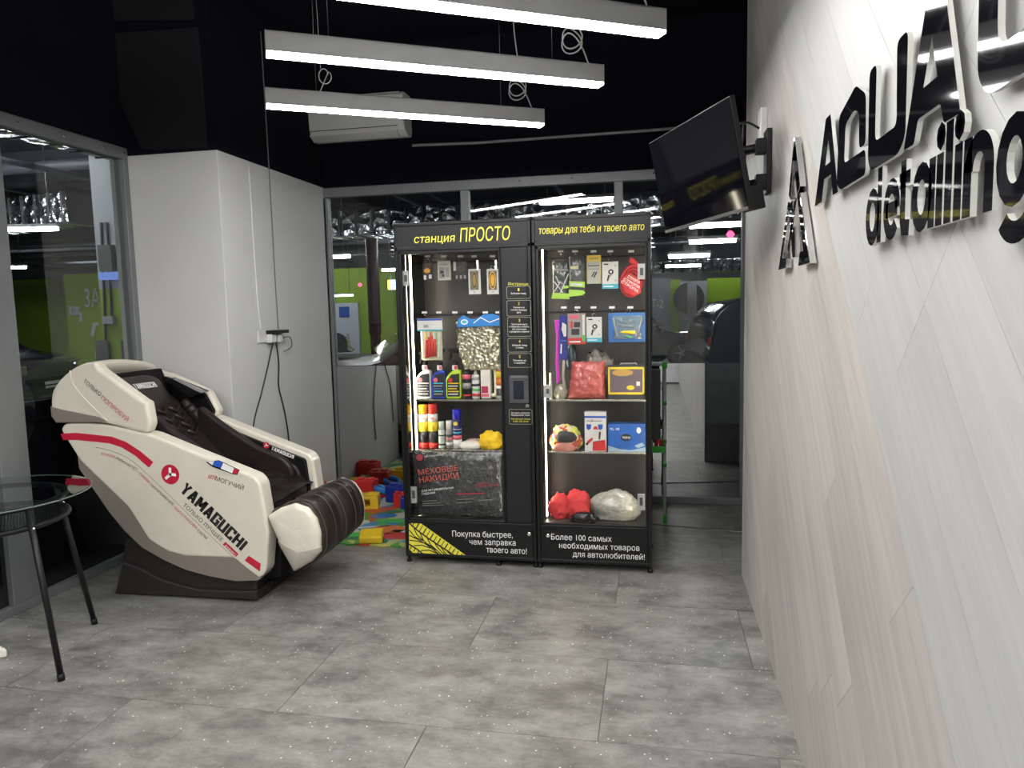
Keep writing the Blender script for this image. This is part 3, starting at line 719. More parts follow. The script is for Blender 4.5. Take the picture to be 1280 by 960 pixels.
back = spline([(-2.92, 1.05), (-2.84, 1.04), (-2.74, .94), (-2.60, .78), (-2.43, .62), (-2.30, .54), (-2.36, .44), (-2.55, .48), (-2.75, .8)], 4)
pad('backrest', back, YN+.13, YF-.13, LEATH, wr=.01, ny=20)
seat = spline([(-2.45, .60), (-2.25, .565), (-2.05, .545), (-1.985, .51), (-2.0, .44), (-2.2, .42), (-2.42, .46)], 4)
pad('seat', seat, YN+.13, YF-.13, LEATH, wr=.012, ny=20)
hr = spline([(a-.105, b-.035) for a, b in [(-2.865, 1.02), (-2.885, 1.12), (-2.84, 1.195), (-2.77, 1.195), (-2.70, 1.12), (-2.66, 1.02), (-2.70, .97), (-2.80, .96)]], 4)
ho = pad('headrest', hr, YN+.09, YF-.20, LEATH2, ny=18)
# quilted lower part of the headrest and shoulder airbags
for i in range(4):
    for s in range(3):
        y = YN+.19+.105*s
        x = -2.775+.038*i; z = .985-.045*i
        q = MB(); q.tube([(x+.008, y, z), (x+.030, y+.05, z-.035), (x+.008, y+.10, z)], .013, 6); q.build('quilting', LEATH2, ho)
for y, z in ((YN+.135, .96), (YF-.135, .96)):
    for k in range(3):
        q = MB(); q.tube(spline([(-2.76+.03*k, y, z+.04-.03*k), (-2.68+.03*k, y+.0, z-.06-.03*k), (-2.60+.03*k, y, z-.16-.03*k)], 4, False), .028, 8); q.build('shoulder_pad', LEATH2, ch)
# side cushions and dark inner block of the arm
for y0, y1 in ((YN+.12, YN+.17), (YF-.17, YF-.12)):
    q = MB(); q.prism(roundpoly([(-2.65, .98), (-2.52, .88), (-2.30, .74), (-2.12, .67), (-2.06, .60), (-2.07, .50), (-2.4, .46), (-2.7, .6)], .04), XZ, y0, y1, .016, seg=3); q.build('side_cushion', LEATH, ch)
# crinkled seat flap hanging over the front
bm = bmesh.new(); nx, ny = 26, 24; G = []
A0, A1 = Vector((-2.32, YN+.10, .60)), Vector((-2.25, YF-.14, .615)); B0, B1 = P(341, 631, 1, YN+.12), P(397, 599, 1, YF-.04)
for i in range(nx+1):
    row = []
    for j in range(ny+1):
        u, v = i/nx, j/ny; p = (A0*(1-v)+A1*v)*(1-u)+(B0*(1-v)+B1*v)*u
        p.z += .035*sin(u*pi)*(1-.3*v)+.010*noise.noise(Vector((u*7, v*9, 1)))+.007*noise.noise(Vector((u*20, v*16, 3)))
        p.x += .015*u*noise.noise(Vector((0, v*6, 5)))
        row.append(bm.verts.new(p))
    G.append(row)
for i in range(nx):
    for j in range(ny): bm.faces.new((G[i][j], G[i+1][j], G[i+1][j+1], G[i][j+1])).smooth = True
ex = bmesh.ops.solidify(bm, geom=bm.faces[:], thickness=.008)
link('seat_flap', bm, mat('crinkled_dark_leather', (.030, .023, .021), .3, var=.3, bump=.25, bscale=70), ch)
# base in two tiers
q = MB(); q.prism([(a, max(b, .002)) for a, b in px_poly([(143, 746), (320, 751), (322, 738), (290, 738), (246, 736), (205, 725), (170, 708), (153, 702)], YN+.03)], XZ, YN+.03, YF-.03, .012); q.build('base', BASEM, ch)
q = MB(); q.prism(px_poly([(154, 703), (170, 710), (205, 727), (246, 738), (290, 740), (322, 740), (323, 720), (294, 720), (232, 700), (177, 675), (158, 672)], YN+.055), XZ, YN+.045, YF-.045, .01); q.build('base_upper_tier', mat('base_dark_tier', (.018, .014, .014), .4), ch)
q = MB(); q.prism([(-2.6, .18), (-2.02, .10), (-1.94, .12), (-1.92, .42), (-2.1, .52), (-2.6, .5)], XZ, YN+.10, YF-.10, .01); q.build('inner_body', BLKIN, ch)
q = MB(); q.prism([(-2.08, .02), (-1.94, .10), (-1.9, .30), (-2.0, .34)], XZ, YN+.2, YF-.2, .01); q.build('leg_hinge', BLKPL, ch)
# calf rest: three bulging sleeves side by side
fprof = px_poly([(333, 646), (348, 636), (366.5, 628), (384, 633), (396, 650), (402, 672), (400, 694), (388, 706), (367, 717), (349, 684)], YN)
fc = Vector((-1.80, .37)); fs = spline(fprof, 3)
fr = thing_f = MB()
def sleeve(y0, y1, amp, name, M, sc0=1.0, rib=None):
    bm = bmesh.new(); R = []; ny = 14
    for i in range(ny+1):
        t = i/ny; s = sc0*(.90+amp*sqrt(max(0, 1-abs(2*t-1)**2.4))); y = y0+(y1-y0)*t
        R.append([bm.verts.new((fc.x+(p[0]-fc.x)*s, y, fc.y+(p[1]-fc.y)*s)) for p in fs])
    k = len(fs)
    for A, B in zip(R, R[1:]):
        for j in range(k): bm.faces.new((A[j], A[(j+1) % k], B[(j+1) % k], B[j])).smooth = True
    bm.faces.new(R[0][::-1]); bm.faces.new(R[-1]); bmesh.ops.recalc_face_normals(bm, faces=bm.faces[:])
    return link(name, bm, M, ch)
sleeve(YN+.03, YN+.085, .06, 'calf_rest_side', LEATH2, 1.04)
s1 = sleeve(YN+.08, YN+.265, .125, 'calf_rest_sleeve', LEATH, .98)
s2 = sleeve(YN+.26, YN+.345, .11, 'calf_rest_centre', LEATH2, .985)
s3 = sleeve(YN+.34, YN+.53, .125, 'calf_rest_sleeve', LEATH, .965)
sleeve(YN+.525, YN+.58, .06, 'calf_rest_side', LEATH2, 1.0)
for yy, kk in ((YN+.058, 1.004), (YN+.30, .998), (YN+.172, 1.003), (YN+.435, .988)):
    q = MB(); q.tube([(fc.x+(p[0]-fc.x)*kk, yy, fc.y+(p[1]-fc.y)*kk) for p in fs], .0028, 5, closed=True); q.build('piping', mat('brown_piping', (.075, .060, .056), .4), s1)
cap = roundpoly(px_poly([(332, 646), (348, 636), (366.5, 630), (383.6, 636), (394, 650), (399, 668), (399, 691), (388, 703), (366.5, 715), (349, 684)], YN), .012)
def bulge_cap(yo, sgn, cap, M, nm='calf_rest_cap', d_=1.0):
    bm = bmesh.new(); c = Vector((sum(p[0] for p in cap)/len(cap), sum(p[1] for p in cap)/len(cap))); R = []
    for s, d in ((1.0, 0), (.99, .016), (.95, .026), (.8, .034), (.5, .038), (.15, .040)):
        R.append([bm.verts.new((c.x+(p[0]-c.x)*s, yo-sgn*(d*d_+.004*noise.noise(Vector((p[0]*20, p[1]*20, s*5)))*(d > 0)), c.y+(p[1]-c.y)*s)) for p in cap])
    k = len(cap)
    for A, B in zip(R, R[1:]):
        for j in range(k): bm.faces.new((A[j], A[(j+1) % k], B[(j+1) % k], B[j])).smooth = True
    bm.faces.new(R[0][::-1]); bm.faces.new(R[-1])
    bmesh.ops.recalc_face_normals(bm, faces=bm.faces[:])
    return link(nm, bm, M, ch)
bulge_cap(YN+.034, 1, cap, CREAM); bulge_cap(YN+.578, -1, cap, CREAM)
lowcap = roundpoly(px_poly([(345, 676), (360, 685), (375, 687.5), (390, 686.5), (399.5, 684), (399.5, 691), (388, 703.5), (366.5, 715.5), (349, 685)], YN), .006)
bulge_cap(YN+.030, 1, lowcap, mat('pale_taupe_cover', (.40, .365, .32), .45, var=.03), 'lower_cap_cover', 1.0)
# speakers on the wings
q = MB(); a, b, c, d = P(213, 474, 1, YF-.12), P(219, 472, 1, YF-.12), P(259, 489, 1, YF-.12), P(247, 498, 1, YF-.12)
sp = px_poly([(208, 475), (216, 472), (259, 489), (240, 497)], YF-.13)
q.prism(sp, XZ, YF-.15, YF-.10, .006); so_ = q.build('wing_speaker', BLKPL, ch)
q = MB(); q.prism(px_poly([(216, 473.5), (221, 472.5), (259, 489.5), (252, 491.5)], YF-.151), XZ, YF-.158, YF-.149, .002)
q.build('silver_trim', mat('satin_silver', (.7, .7, .7), .25, .7), so_, label='bright silver trim strip')
# prints
def cpoly(pts, M, name='print', y=YN-.0, lift=.0012, par=ch, label=None):
    return decal(par, [P(a, b, 1, y) for a, b in pts], M, FN, lift, name, label)
cpoly([(76, 542), (95, 541), (120, 543.5), (140, 545.8), (157.6, 552.3), (175.4, 563.8), (191.7, 577.6), (186.3, 584.6), (169.5, 569.7), (151.7, 558.8), (136, 554), (120, 552.3), (95, 550), (79, 550)], REDP, 'stripe', label='red stripe')
cpoly([(306, 700.5), (311, 694.5), (326, 704.5), (325, 714.3)], REDP, 'stripe', label='short red stripe')
cc = P(213, 593, 1, YN); R_ = .0525
cpo = [(cc.x+R_*cos(t*pi/16), cc.y, cc.z+R_*sin(t*pi/16)) for t in range(32)]
decal(ch, cpo, REDP, FN, .0012, 'round_emblem', 'red disc with a white three-armed mark')
for ang, L in ((88, .036), (-3, .034), (218, .038)):
    d = Vector((cos(radians(ang)), 0, sin(radians(ang)))); n = Vector((-d.z, 0, d.x))*.0075
    decal(ch, [cc-n-d*.004, cc+d*L-n, cc+d*L+n, cc+n-d*.004], WHT, FN, .0022, 'emblem_arm')
ctext = lambda s, M, a, b, h, **k: ptext(ch, s, M, a, b, h, YN, **dict(dict(lift=.0014, bold=.005), **k))
blocktext(ch, 'YAMAGUCHI', BLKP, P(224.5, 613.5, 1, YN), P(301.5, 689, 1, YN), .066, FN)
ctext('ТОЛЬКО ЛУЧШЕЕ', BLKP, (228.5, 632), (276.5, 677.5), 5.2)
ctext('#Я', REDP, (259.8, 597), (268.5, 600.3), 5.6); ctext('МОГУЧИЙ', BLKP, (269.2, 600.5), (304, 612.8), 5.6)
cpoly([(278.5, 680.5), (282, 677.2), (298.3, 692.5), (295, 696)], REDP, 'tag_print', label='red tag')
ctext('Japan', WHT, (281, 681.6), (294.6, 694), 2.6, lift=.0024)
ctext('ТОЛЬКО', BLKP, (104.6, 477.4), (125.6, 495.5), 5.2, lift=.0055); ctext('ПОПРОБУЙ', REDP, (126.8, 498.5), (159.5, 527.2), 5.4, lift=.0055)
for s, M, a, b in (('УКРЕПИ', REDP, (126, 568.6), (143.5, 572.8)), ('ИММУНИТЕТ', BLKP, (145, 573.4), (171, 589)), ('СНИМИ', REDP, (173.5, 592.5), (186, 604)),
                   ('НАПРЯЖЕНИЕ', BLKP, (188, 607), (216.5, 632.5)), ('ВОССТАНОВИ', REDP, (218, 635.5), (245.5, 661.5)), ('СИЛЫ', BLKP, (246.5, 664), (258, 674))):
    ctext(s, M, a, b, 3.4)
q = MB(); ln = [P(a, b, 1, YN-.0005) for a, b in ((120, 559), (140, 564), (165, 576), (200, 608), (250, 657), (292, 697))]
q.tube(spline([tuple(v) for v in ln], 4, False), .0012, 5); q.build('seam', TAUPE, ch)
yq = YF-.131
blocktext(ch, 'YAMAGUCHI', WHT, P(339, 562, 1, YF-.1265), P(367, 573.5, 1, YF-.1265), .022, FN, .002)
c2 = P(333, 556.5, 1, YF-.127)
decal(ch, [(c2.x+.020*cos(t*pi/10), c2.y, c2.z+.020*sin(t*pi/10)) for t in range(20)], REDP, FN, .002, 'round_emblem', 'small red disc')
for ang in (90, -10, 215):
    d = Vector((cos(radians(ang)), 0, sin(radians(ang)))); n = Vector((-d.z, 0, d.x))*.0025
    decal(ch, [c2-n, c2+d*.014-n, c2+d*.014+n, c2+n], WHT, FN, .003, 'emblem_arm')
# white lettering on the headrest, which faces forward and up
hd = Vector((.75, 0, .55)).normalized()
from mathutils.bvhtree import BVHTree
bpy.context.view_layer.update()
_m = ho.data; _mw = Matrix.Translation(ch.location); bvh = BVHTree.FromPolygons([_mw @ v.co for v in _m.vertices], [tuple(p.vertices) for p in _m.polygons])
def on_pad(a, b):
    d = (FX + RX*((a-640)/CF) + UX*((480-b)/CF)).normalized(); h = bvh.ray_cast(Vector((0, 0, CH)), d); return h[0], h[1]
pa, na = on_pad(170, 487); pb, nb = on_pad(197, 483.5)
if pa is not None and pb is not None:
    hd = (na+nb).normalized(); before = set(ch.children); blocktext(ch, 'YAMAGUCHI', WHT, pa, pb, .038, hd, .0, wd=.13)
    for o in [c for c in ch.children if c not in before]:
        bm = bmesh.new(); bm.from_mesh(o.data); bmesh.ops.subdivide_edges(bm, edges=bm.edges[:], cuts=2, use_grid_fill=True)
        for v in bm.verts:
            wv = _mw @ v.co; h = bvh.ray_cast(wv+hd*.1, -hd)
            if h[0] is not None: v.co = h[0]+hd*.0015-Vector(ch.location)
        bm.to_mesh(o.data); bm.free()
cd = thing('control_card', 'small blue and white card with a red end on the massage chair side', 'card', (-2.13, 3.33, .74))
def slab(M, pts, nm, th, d=0.0):
    q = MB(); q.prism([(p.x, p.z) for p in (P(a, b, 1, YN-.004) for a, b in pts)], XZ, YN-.0005-d-th, YN-.0005-d, .0006); q.build(nm, M, cd)
slab(BLKPL, [(257.6, 577.6), (272.5, 575.2), (279.4, 578), (299.2, 587.5), (296.2, 593.4), (291.3, 592.7), (266, 583.6)], 'backing', .005)
slab(WHT, [(260, 577.4), (268, 576.2), (266, 581.6)], 'white_end', .001, .005)
slab(mat('blue_print', (.03, .10, .55), .4), [(268, 576.4), (272.5, 575.6), (279, 578.2), (275.5, 584.8), (267, 582.2)], 'blue_band', .001, .005)
slab(WHT, [(279.4, 578.4), (293, 585), (290.5, 591.6), (276, 585.6)], 'white_field', .001, .005)
slab(REDP, [(293.4, 585.2), (298.6, 587.8), (295.8, 592.6), (291, 591.8)], 'red_end', .001, .005)

# ================================================================== GLASS TABLE
CT = Vector((-2.83, 2.58, 0)); TB = mat('table_black_metal', (.008, .008, .009), .4, spec=.3)
tb = thing('side_table', 'round glass-topped table on black tube legs at the left edge', 'table', (CT.x, CT.y, 0))
q = MB(); q.lathe([(.386, .744), (.39, .747), (.39, .751), (.386, .754)], (CT.x, CT.y, 0), 72); q.build('glass_top', TABG, tb)
q = MB(); q.tube([(CT.x+.39*cos(t*pi/36), CT.y+.39*sin(t*pi/36), .749) for t in range(72)], .0035, 6, closed=True); q.build('glass_edge', mat('glass_edge_green', (.10, .13, .12), .15), tb)
for z, nm in ((.728, 'upper_ring'), (.640, 'shelf_ring')):
    q = MB(); q.tube([(CT.x+.29*cos(t*pi/32), CT.y+.29*sin(t*pi/32), z) for t in range(64)], .012, 8, closed=True); q.build(nm, TB, tb)
# perforated shelf: many small ring segments joined
bm = bmesh.new(); st = .016; rr_ = random.Random(1)
def mesh_grid(bm, st, R):
    n = int(R/st)+1
    for i in range(-n, n+1):
        h = sqrt(max(0, R*R-(i*st)**2))
        if h < .01: continue
        for a, b in (((i*st-.004, -h), (i*st+.004, h)), ((-h, i*st-.004), (h, i*st+.004))):
            z = .637 if a[0] == -h else .6375
            bm.faces.new([bm.verts.new((CT.x+x, CT.y+y, z)) for x, y in ((a[0], a[1]), (b[0], a[1]), (b[0], b[1]), (a[0], b[1]))])
mesh_grid(bm, st, .285); link('perforated_shelf', bm, TB, tb, kind='stuff')
for k in range(4):
    a0 = radians(-16+90*k)
    top = CT+Vector((.285*cos(a0), .285*sin(a0), .735)); ft = CT+Vector((.415*cos(a0), .415*sin(a0), 0))
    q = MB(); q.tube([ft, top], .0125, 10); lo = q.build('leg', TB, tb)
    q = MB(); q.tube([ft, ft+(top-ft).normalized()*.03], .0145, 10); q.build('foot_cap', BLKPL, lo)
    s = ft+(top-ft)*.87+Vector((cos(a0), sin(a0), 0))*.012
    q = MB(); q.lathe([(.001, 0), (.008, .001), (.009, -.004), (.001, -.006)], (s.x, s.y, s.z), 10, 1); q.build('screw', CHROME, lo)
# clear suction pads string under the glass (white beads)
q = MB()
# corner of a pale stool just inside the frame
st_ = thing('floor_cushion', 'corner of a white woven cushion at the far left edge', 'cushion', (-3.0, 2.3, 0))
c = P(8, 812, 2, .04); q = MB()
e1 = Vector((-.86, -.51, 0)); e2 = Vector((-.93, .36, 0))
pp = [c, c+e1*.4, c+e1*.4+e2*.4, c+e2*.4]
q.prism([(p.x, p.y) for p in pp], XY, .002, .05, .012); q.build('cover', mat('white_weave', (.72, .69, .62), .8, bump=.5, bscale=150), st_)

# ================================================================== VENDING MACHINE
V0, V1, V2 = -1.466, -.667, -.014; YM, YB = 4.03, 4.52; ZM = 2.0
vm = thing('vending_machine', 'black double vending cabinet with lit glass doors and yellow lettering', 'vending machine', (-.74, YM, 0))
def vb(nm, a, b, M=MACH, bev=.003, par=None, **k): return box(nm, a, b, M, par or vm, bev=bev, **k)
for x0, x1 in ((V0, V1-.003), (V1+.003, V2)):
    vb('header_panel', (x0, YM-.004, 1.865), (x1, YM+.03, ZM), MACH2, .004)
    vb('header_frame', (x0, YM-.008, 1.985), (x1, YM+.02, ZM+.004))
    vb('header_frame', (x0, YM-.008, 1.845), (x1, YM+.02, 1.868))
    vb('top_panel', (x0, YM, 1.97), (x1, YB, ZM-.002))
    vb('back_panel', (x0, YB-.02, .05), (x1, YB, ZM-.004), mat('slatted_black_back', (.045, .043, .041), .3), .001)
    vb('kick_panel', (x0+.02, YM-.002, .055), (x1-.02, YM+.02, .245), MACH)
    vb('kick_frame', (x0, YM-.006, .04), (x1, YM+.02, .06)); vb('kick_frame', (x0, YM-.006, .243), (x1, YM+.02, .262))
    vb('floor_plate', (x0+.01, YM+.02, .235), (x1-.01, YB-.02, .25), mat('dark_steel', (.10, .095, .085), .3, .8), .001)
    vb('inner_ceiling', (x0+.03, YM+.03, 1.85), (x1-.03, YB-.02, 1.862), STEEL, .001)
for x, nm in ((V0, 'side_panel'), (V1-.021, 'divider'), (V1+.003, 'divider'), (V2-.018, 'side_panel')):
    vb(nm, (x, YM, .04), (x+.018, YB, ZM-.002))
for x in (V0, V1-.022, V1+.003, V2-.02):
    vb('front_post', (x, YM-.008, .04), (x+.02, YM+.012, ZM))
    for y in (YM+.02, YB-.03):
        q = MB(); q.lathe([(.016, 0.001), (.016, .012), (.009, .016), (.009, .045)], (x+.011, y, 0), 10); q.build('foot', BLKPL, vm)
x = -.9
q = MB(); q.lathe([(.016, 0.001), (.016, .012), (.009, .016), (.009, .045)], (x, YM+.02, 0), 10); q.build('foot', BLKPL, vm)
LINING = mat('smoked_mirror_lining', (.09, .085, .075), .10, 1.0, var=.05)
# inner side linings of polished steel and LED strips
U = ((V0+.018, -.848, 1.0), (V1+.021, V2-.018, 1.0))
for i, (x0, x1, _) in enumerate(U):
    vb('side_lining', (x0, YM+.03, .25), (x0+.003, YB-.02, 1.85), LINING, 0)
    vb('side_lining', (x1-.003, YM+.03, .25), (x1, YB-.02, 1.85), LINING, 0)
    vb('led_profile', (x0+.003, 4.185, .255), (x0+.013, 4.215, 1.848), mat('dark_strip_holder', (.05, .05, .05), .5), .001)
    o = vb('led_strip', (x0+.013, 4.19, .262), (x0+.018, 4.21, 1.845), STRIP, 0, label='glowing white strip light')
    if i == 1:
        vb('led_strip', (x1-.008, 4.07, .262), (x1-.003, 4.085, 1.845), STRIP, 0, label='glowing white strip light')
vb('led_strip', (-.858, 4.07, .262), (-.853, 4.082, 1.845), emis('edge_glint', (1, .92, .75), 2.5), 0, label='shine of the right glass edge, painted as a weak glow')  # no lamp here: shiny front glass edge painted as a weak glow
# doors
for x0, x1 in ((V0+.02, -.845), (V1+.023, V2-.02)):
    dr = vb('door', (x0, YM-.006, .262), (x0+.018, YM+.016, 1.845))
    vb('door_frame', (x1-.012, YM-.006, .262), (x1, YM+.016, 1.845), par=dr); vb('door_frame', (x0, YM-.006, 1.826), (x1, YM+.016, 1.845), par=dr); vb('door_frame', (x0, YM-.006, .262), (x1, YM+.016, .276), par=dr)
    box('door_glass', (x0+.018, YM+.003, .276), (x1-.012, YM+.008, 1.826), DOORG, dr)
# control column
co = vb('control_column', (-.845, YM-.004, .262), (V1-.022, YB-.02, 1.845), MACH)
vb('column_panel', (-.838, YM-.007, .275), (V1-.03, YM, 1.835), MACH2, .002, par=co)
# locks and hinge boxes
for a, b, cx in ((502, 513, 0), (512, 522, 1)):
    pass
LK = mat('lock_white_metal', (.45, .45, .44), .3, .3)
def vpx(nm, x0, y0, x1, y1, y, th, M, par=None, bev=.001, **k):
    a, b = P(x0, y0, 1, y), P(x1, y1, 1, y)
    return box(nm, (a.x, y-th, b.z), (b.x, y, a.z), M, par or vm, bev=bev, **k)
for (x0, y0, x1, y1) in ((502, 339, 512, 357), (797, 330, 807, 349), (512, 608, 522, 628), (797, 617, 806, 637), (680, 481, 689, 497)):
    lk = vpx('lock_box', x0, y0, x1, y1, YM+.045, .02, LK, label='small pale lock box')
    cxx = (x0+x1)/2
    vpx('label_print', cxx-2, y0+5, cxx+2, y1-5, YM+.0245, .001, mat('lock_dark_print', (.06, .06, .06), .5), par=lk, bev=0)
# round locks on the kick panels
for px_, py_ in ((661.5, 667.5), (685, 669.5)):
    c = P(px_, py_, 1, YM-.003); q = MB(); q.lathe([(.013, 0), (.013, -.005), (.009, -.008), (.001, -.008)], (c.x, c.y, c.z), 14, 1); q.build('cam_lock', CHROME, vm)
# shelves
SHG = mat('shelf_front_steel', (.5, .48, .42), .2, .9)
ZS = (.972, .664)
for x0, x1, _ in U:
    for z in ZS:
        s = vb('shelf', (x0+.02, 4.19, z-.012), (x1-.004, YB-.03, z-.004), glass('shelf_glass', (.85, .88, .86), 1.0), 0)
        vb('shelf_edge', (x0+.02, 4.183, z-.014), (x1-.004, 4.190, z-.003), SHG, .001, par=s)
# rear rails + hooks
HK = mat('hook_chrome', (.7, .7, .68), .2, 1.0)
def hook(px_, py_, y=4.20):
    a = P(px_, py_, 1, y)
    q = MB(); q.tube([(a.x, YB-.02, a.z+.004), (a.x, y+.012, a.z+.004), (a.x, y, a.z+.012)], .0022, 5)
    q.tube([(a.x, YB-.02, a.z+.026), (a.x, y-.002, a.z+.026)], .0018, 5)
    h = q.build('hook', HK, vm)
    box('price_clip', (a.x-.016, y-.006, a.z+.020), (a.x+.016, y-.003, a.z+.032), mat('clip_white', (.7, .7, .68), .3), h)
for z in (1.80, 1.47):
    for x0, x1, _ in U: vb('hook_rail', (x0+.01, YB-.032, z), (x1-.01, YB-.02, z+.012), MACH2, .002)
for hx in (535, 555, 576, 593, 616): hook(hx, 326)
for hx in (531, 549, 569, 588, 607, 623): hook(hx, 396)
for hx in (701, 719, 742, 763, 789): hook(hx, 320)
for hx in (705, 722, 742, 765, 788): hook(hx, 390)
# lettering
HY = YM-.004
ptext(vm, 'станция', YELP, (517.5, 304), (568, 302), 9.5, HY, italic=.12, bold=-.006)
ptext(vm, 'ПРОСТО', YELP, (575, 302.5), (637, 299.8), 16.0, HY, italic=.10, bold=-.010)
ptext(vm, 'товары для тебя и твоего авто', YELP, (673, 292.6), (805, 287.4), 8.5, HY, italic=.12, bold=-.006)
KY = YM-.002
for s, a, b in (('Покупка быстрее,', (565.5, 670.5), (641, 672.2)), ('чем заправка', (587, 680.5), (644.6, 682)), ('твоего авто!', (608, 690.2), (658.6, 692.6)),
                ('Более 100 самых', (689, 674.3), (764.6, 677.3)), ('необходимых товаров', (699, 685), (799.5, 688.6)), ('для автолюбителей!', (716, 695.8), (806, 699.9))):
    ptext(vm, s, WHT, a, b, 7.0, KY, bold=.004)
# tyre tread print on the kick panel
def k2(a, b): return P(480+a/8, 600+b/8, 1, KY)
decal(vm, [k2(*p) for p in ((250, 408), (335, 408), (850, 775), (322, 760), (252, 690))], YELP, FN, .001, 'tread_print', 'yellow tyre tread print')
BL = BLKP
def kline(pts, wd, nm='tread_groove'):
    bm = bmesh.new(); pts = [Vector((*p, 0)) for p in pts]; L = []
    for i, p in enumerate(pts):
        d = (pts[min(i+1, len(pts)-1)]-pts[max(i-1, 0)]).normalized(); n = Vector((-d.y, d.x, 0))*wd
        L.append((bm.verts.new(k2(p.x+n.x, p.y+n.y)+Vector((0, -.002, 0))), bm.verts.new(k2(p.x-n.x, p.y-n.y)+Vector((0, -.002, 0)))))
    for a, b in zip(L, L[1:]): bm.faces.new((a[0], b[0], b[1], a[1]))
    link(nm, bm, BL, vm)
kline([(250, 425), (330, 500), (440, 580), (560, 660), (745, 778)], 7)
kline([(252, 640), (330, 690), (420, 762)], 7)
for k in range(14):
    t = k/14; x = 318+t*500; y = 412+t*358; kline([(x, y-8), (x-40+t*18, y+58-t*28)], 6 if k % 2 else 4)
for k in range(4): kline([(290+k*36-12, 648+k*28), (262+k*38, 694+k*20)], 5)
for L_ in ([(300, 482), (330, 545), (392, 604)], [(358, 520), (395, 600), (455, 665), (585, 768)], [(430, 570), (465, 645), (545, 715), (600, 768)], [(495, 605), (530, 665), (580, 720), (640, 770)], [(560, 650), (600, 715), (650, 765)], [(632, 712), (690, 765)],
           [(254, 500), (310, 568), (392, 608)], [(254, 552), (330, 588), (420, 640), (500, 700)], [(254, 600), (340, 612), (440, 640), (520, 700)], [(300, 655), (380, 652), (470, 680)], [(370, 705), (450, 700), (540, 735)], [(440, 757), (520, 748), (590, 768)]): kline(L_, 5)
# instruction column
CY = YM-.007
ptext(vm, 'Инструкция', YELP, (635.3, 356.5), (661.5, 356.8), 3.4, CY)
def rbox(x0, y0, x1, y1, M, r=.010, wd=.0016):
    a, b = P(x0, y0, 1, CY), P(x1, y1, 1, CY); o = roundpoly([(a.x, a.z), (b.x, a.z), (b.x, b.z), (a.x, b.z)], r)
    i = roundpoly([(a.x+wd, a.z-wd), (b.x-wd, a.z-wd), (b.x-wd, b.z+wd), (a.x+wd, b.z+wd)], r-wd*.6)
    bm = bmesh.new(); O = [bm.verts.new((u, CY-.0012, v)) for u, v in o]; I = [bm.verts.new((u, CY-.0012, v)) for u, v in i]
    for j in range(len(O)): bm.faces.new((O[j], O[(j+1) % len(O)], I[(j+1) % len(O)], I[j]))
    link('step_outline', bm, M, co)
OUT = mat('pale_yellow_line', (.42, .42, .30), .5)
steps = [((633.2, 358.3, 663.2, 373), '1', ['Выберите товар']), ((633.4, 375.8, 663.8, 394.8), '2', ['Нажмите на', 'соответствующую', 'дату']), ((634.2, 396.8, 664.3, 420.4), '3', ['Приложите карту', 'к терминалу и оплатите', 'или наличными', 'и дождитесь открытия']),
         ((634.6, 423, 664.4, 440), '4', ['Заберите товар', 'с полки']), ((634.8, 442, 664.6, 459.3), '5', ['Положите чек', 'и закройте'])]
for (x0, y0, x1, y1), n, ls in steps:
    rbox(x0, y0, x1, y1, OUT); cx = (x0+x1)/2
    ptext(vm, n, YELP, (cx-1, y0+5.4), (cx+1, y0+5.4), 3.4, CY)
    for i, l in enumerate(ls):
        hw = .5*min(25, len(l)*1.35); yy = y0+9.4+3.05*i
        ptext(vm, l, WHT, (cx-hw, yy), (cx+hw, yy+.1), 1.9, CY)
sc_ = vpx('terminal', 636.5, 470.5, 661.5, 504, CY, .008, mat('terminal_grey', (.055, .057, .065), .35), bev=.003)
vpx('terminal_screen', 641.5, 476, 655, 499, CY-.008, .001, mat('terminal_screen_navy', (.004, .006, .02), .08), par=sc_, bev=0)
vpx('terminal_lip', 638, 469.5, 659, 472.5, CY-.008, .003, mat('terminal_lip_grey', (.12, .12, .13), .3), par=sc_, bev=.001)
rbox(636.2, 511.5, 665.5, 530.5, OUT)
for s, M, a, b in (('Остались вопросы?', WHT, (639, 517), (662.5, 517)), ('Позвоните нам:', WHT, (639, 519.8), (662.5, 519.8)), ('Контактный номер', YELP, (639, 524.5), (663, 524.7)), ('8 800 250 38 60', YELP, (641.5, 527.6), (660.5, 527.7))):
    ptext(vm, s, M, a, b, 1.9, CY)
ptext(vm, '☏', WHT, (657, 509), (661.5, 509), 4, CY)

# ================================================================== GOODS IN THE SHOWCASES
YP = 4.225
def W2(a, b, y=YP): p = P(a, b, 1, y); return p.x, p.z
def cols(nm, c, **k): return mat(nm, c, **k)
LBK = mat('label_black', (.015, .015, .017), .4); LWH = mat('label_white', (.62, .62, .60), .45); LRED = mat('label_red', (.55, .03, .03), .4)
LPK = mat('label_pink', (.62, .12, .16), .4); LGY = mat('label_grey', (.28, .28, .28), .45); LYE = mat('label_yellow', (.75, .55, .03), .4); LBL = mat('label_blue', (.02, .09, .45), .4)
LOR = mat('label_orange', (.75, .22, .03), .4); LGN = mat('label_green', (.10, .42, .12), .4); LCY = mat('label_cyan', (.05, .42, .55), .4)
def pr(par, x0, z0, x1, z1, y, M, name='print', bump=.0009):
    return decal(par, [(x0, y, z0), (x1, y, z0), (x1, y, z1), (x0, y, z1)], M, FN, bump, name)
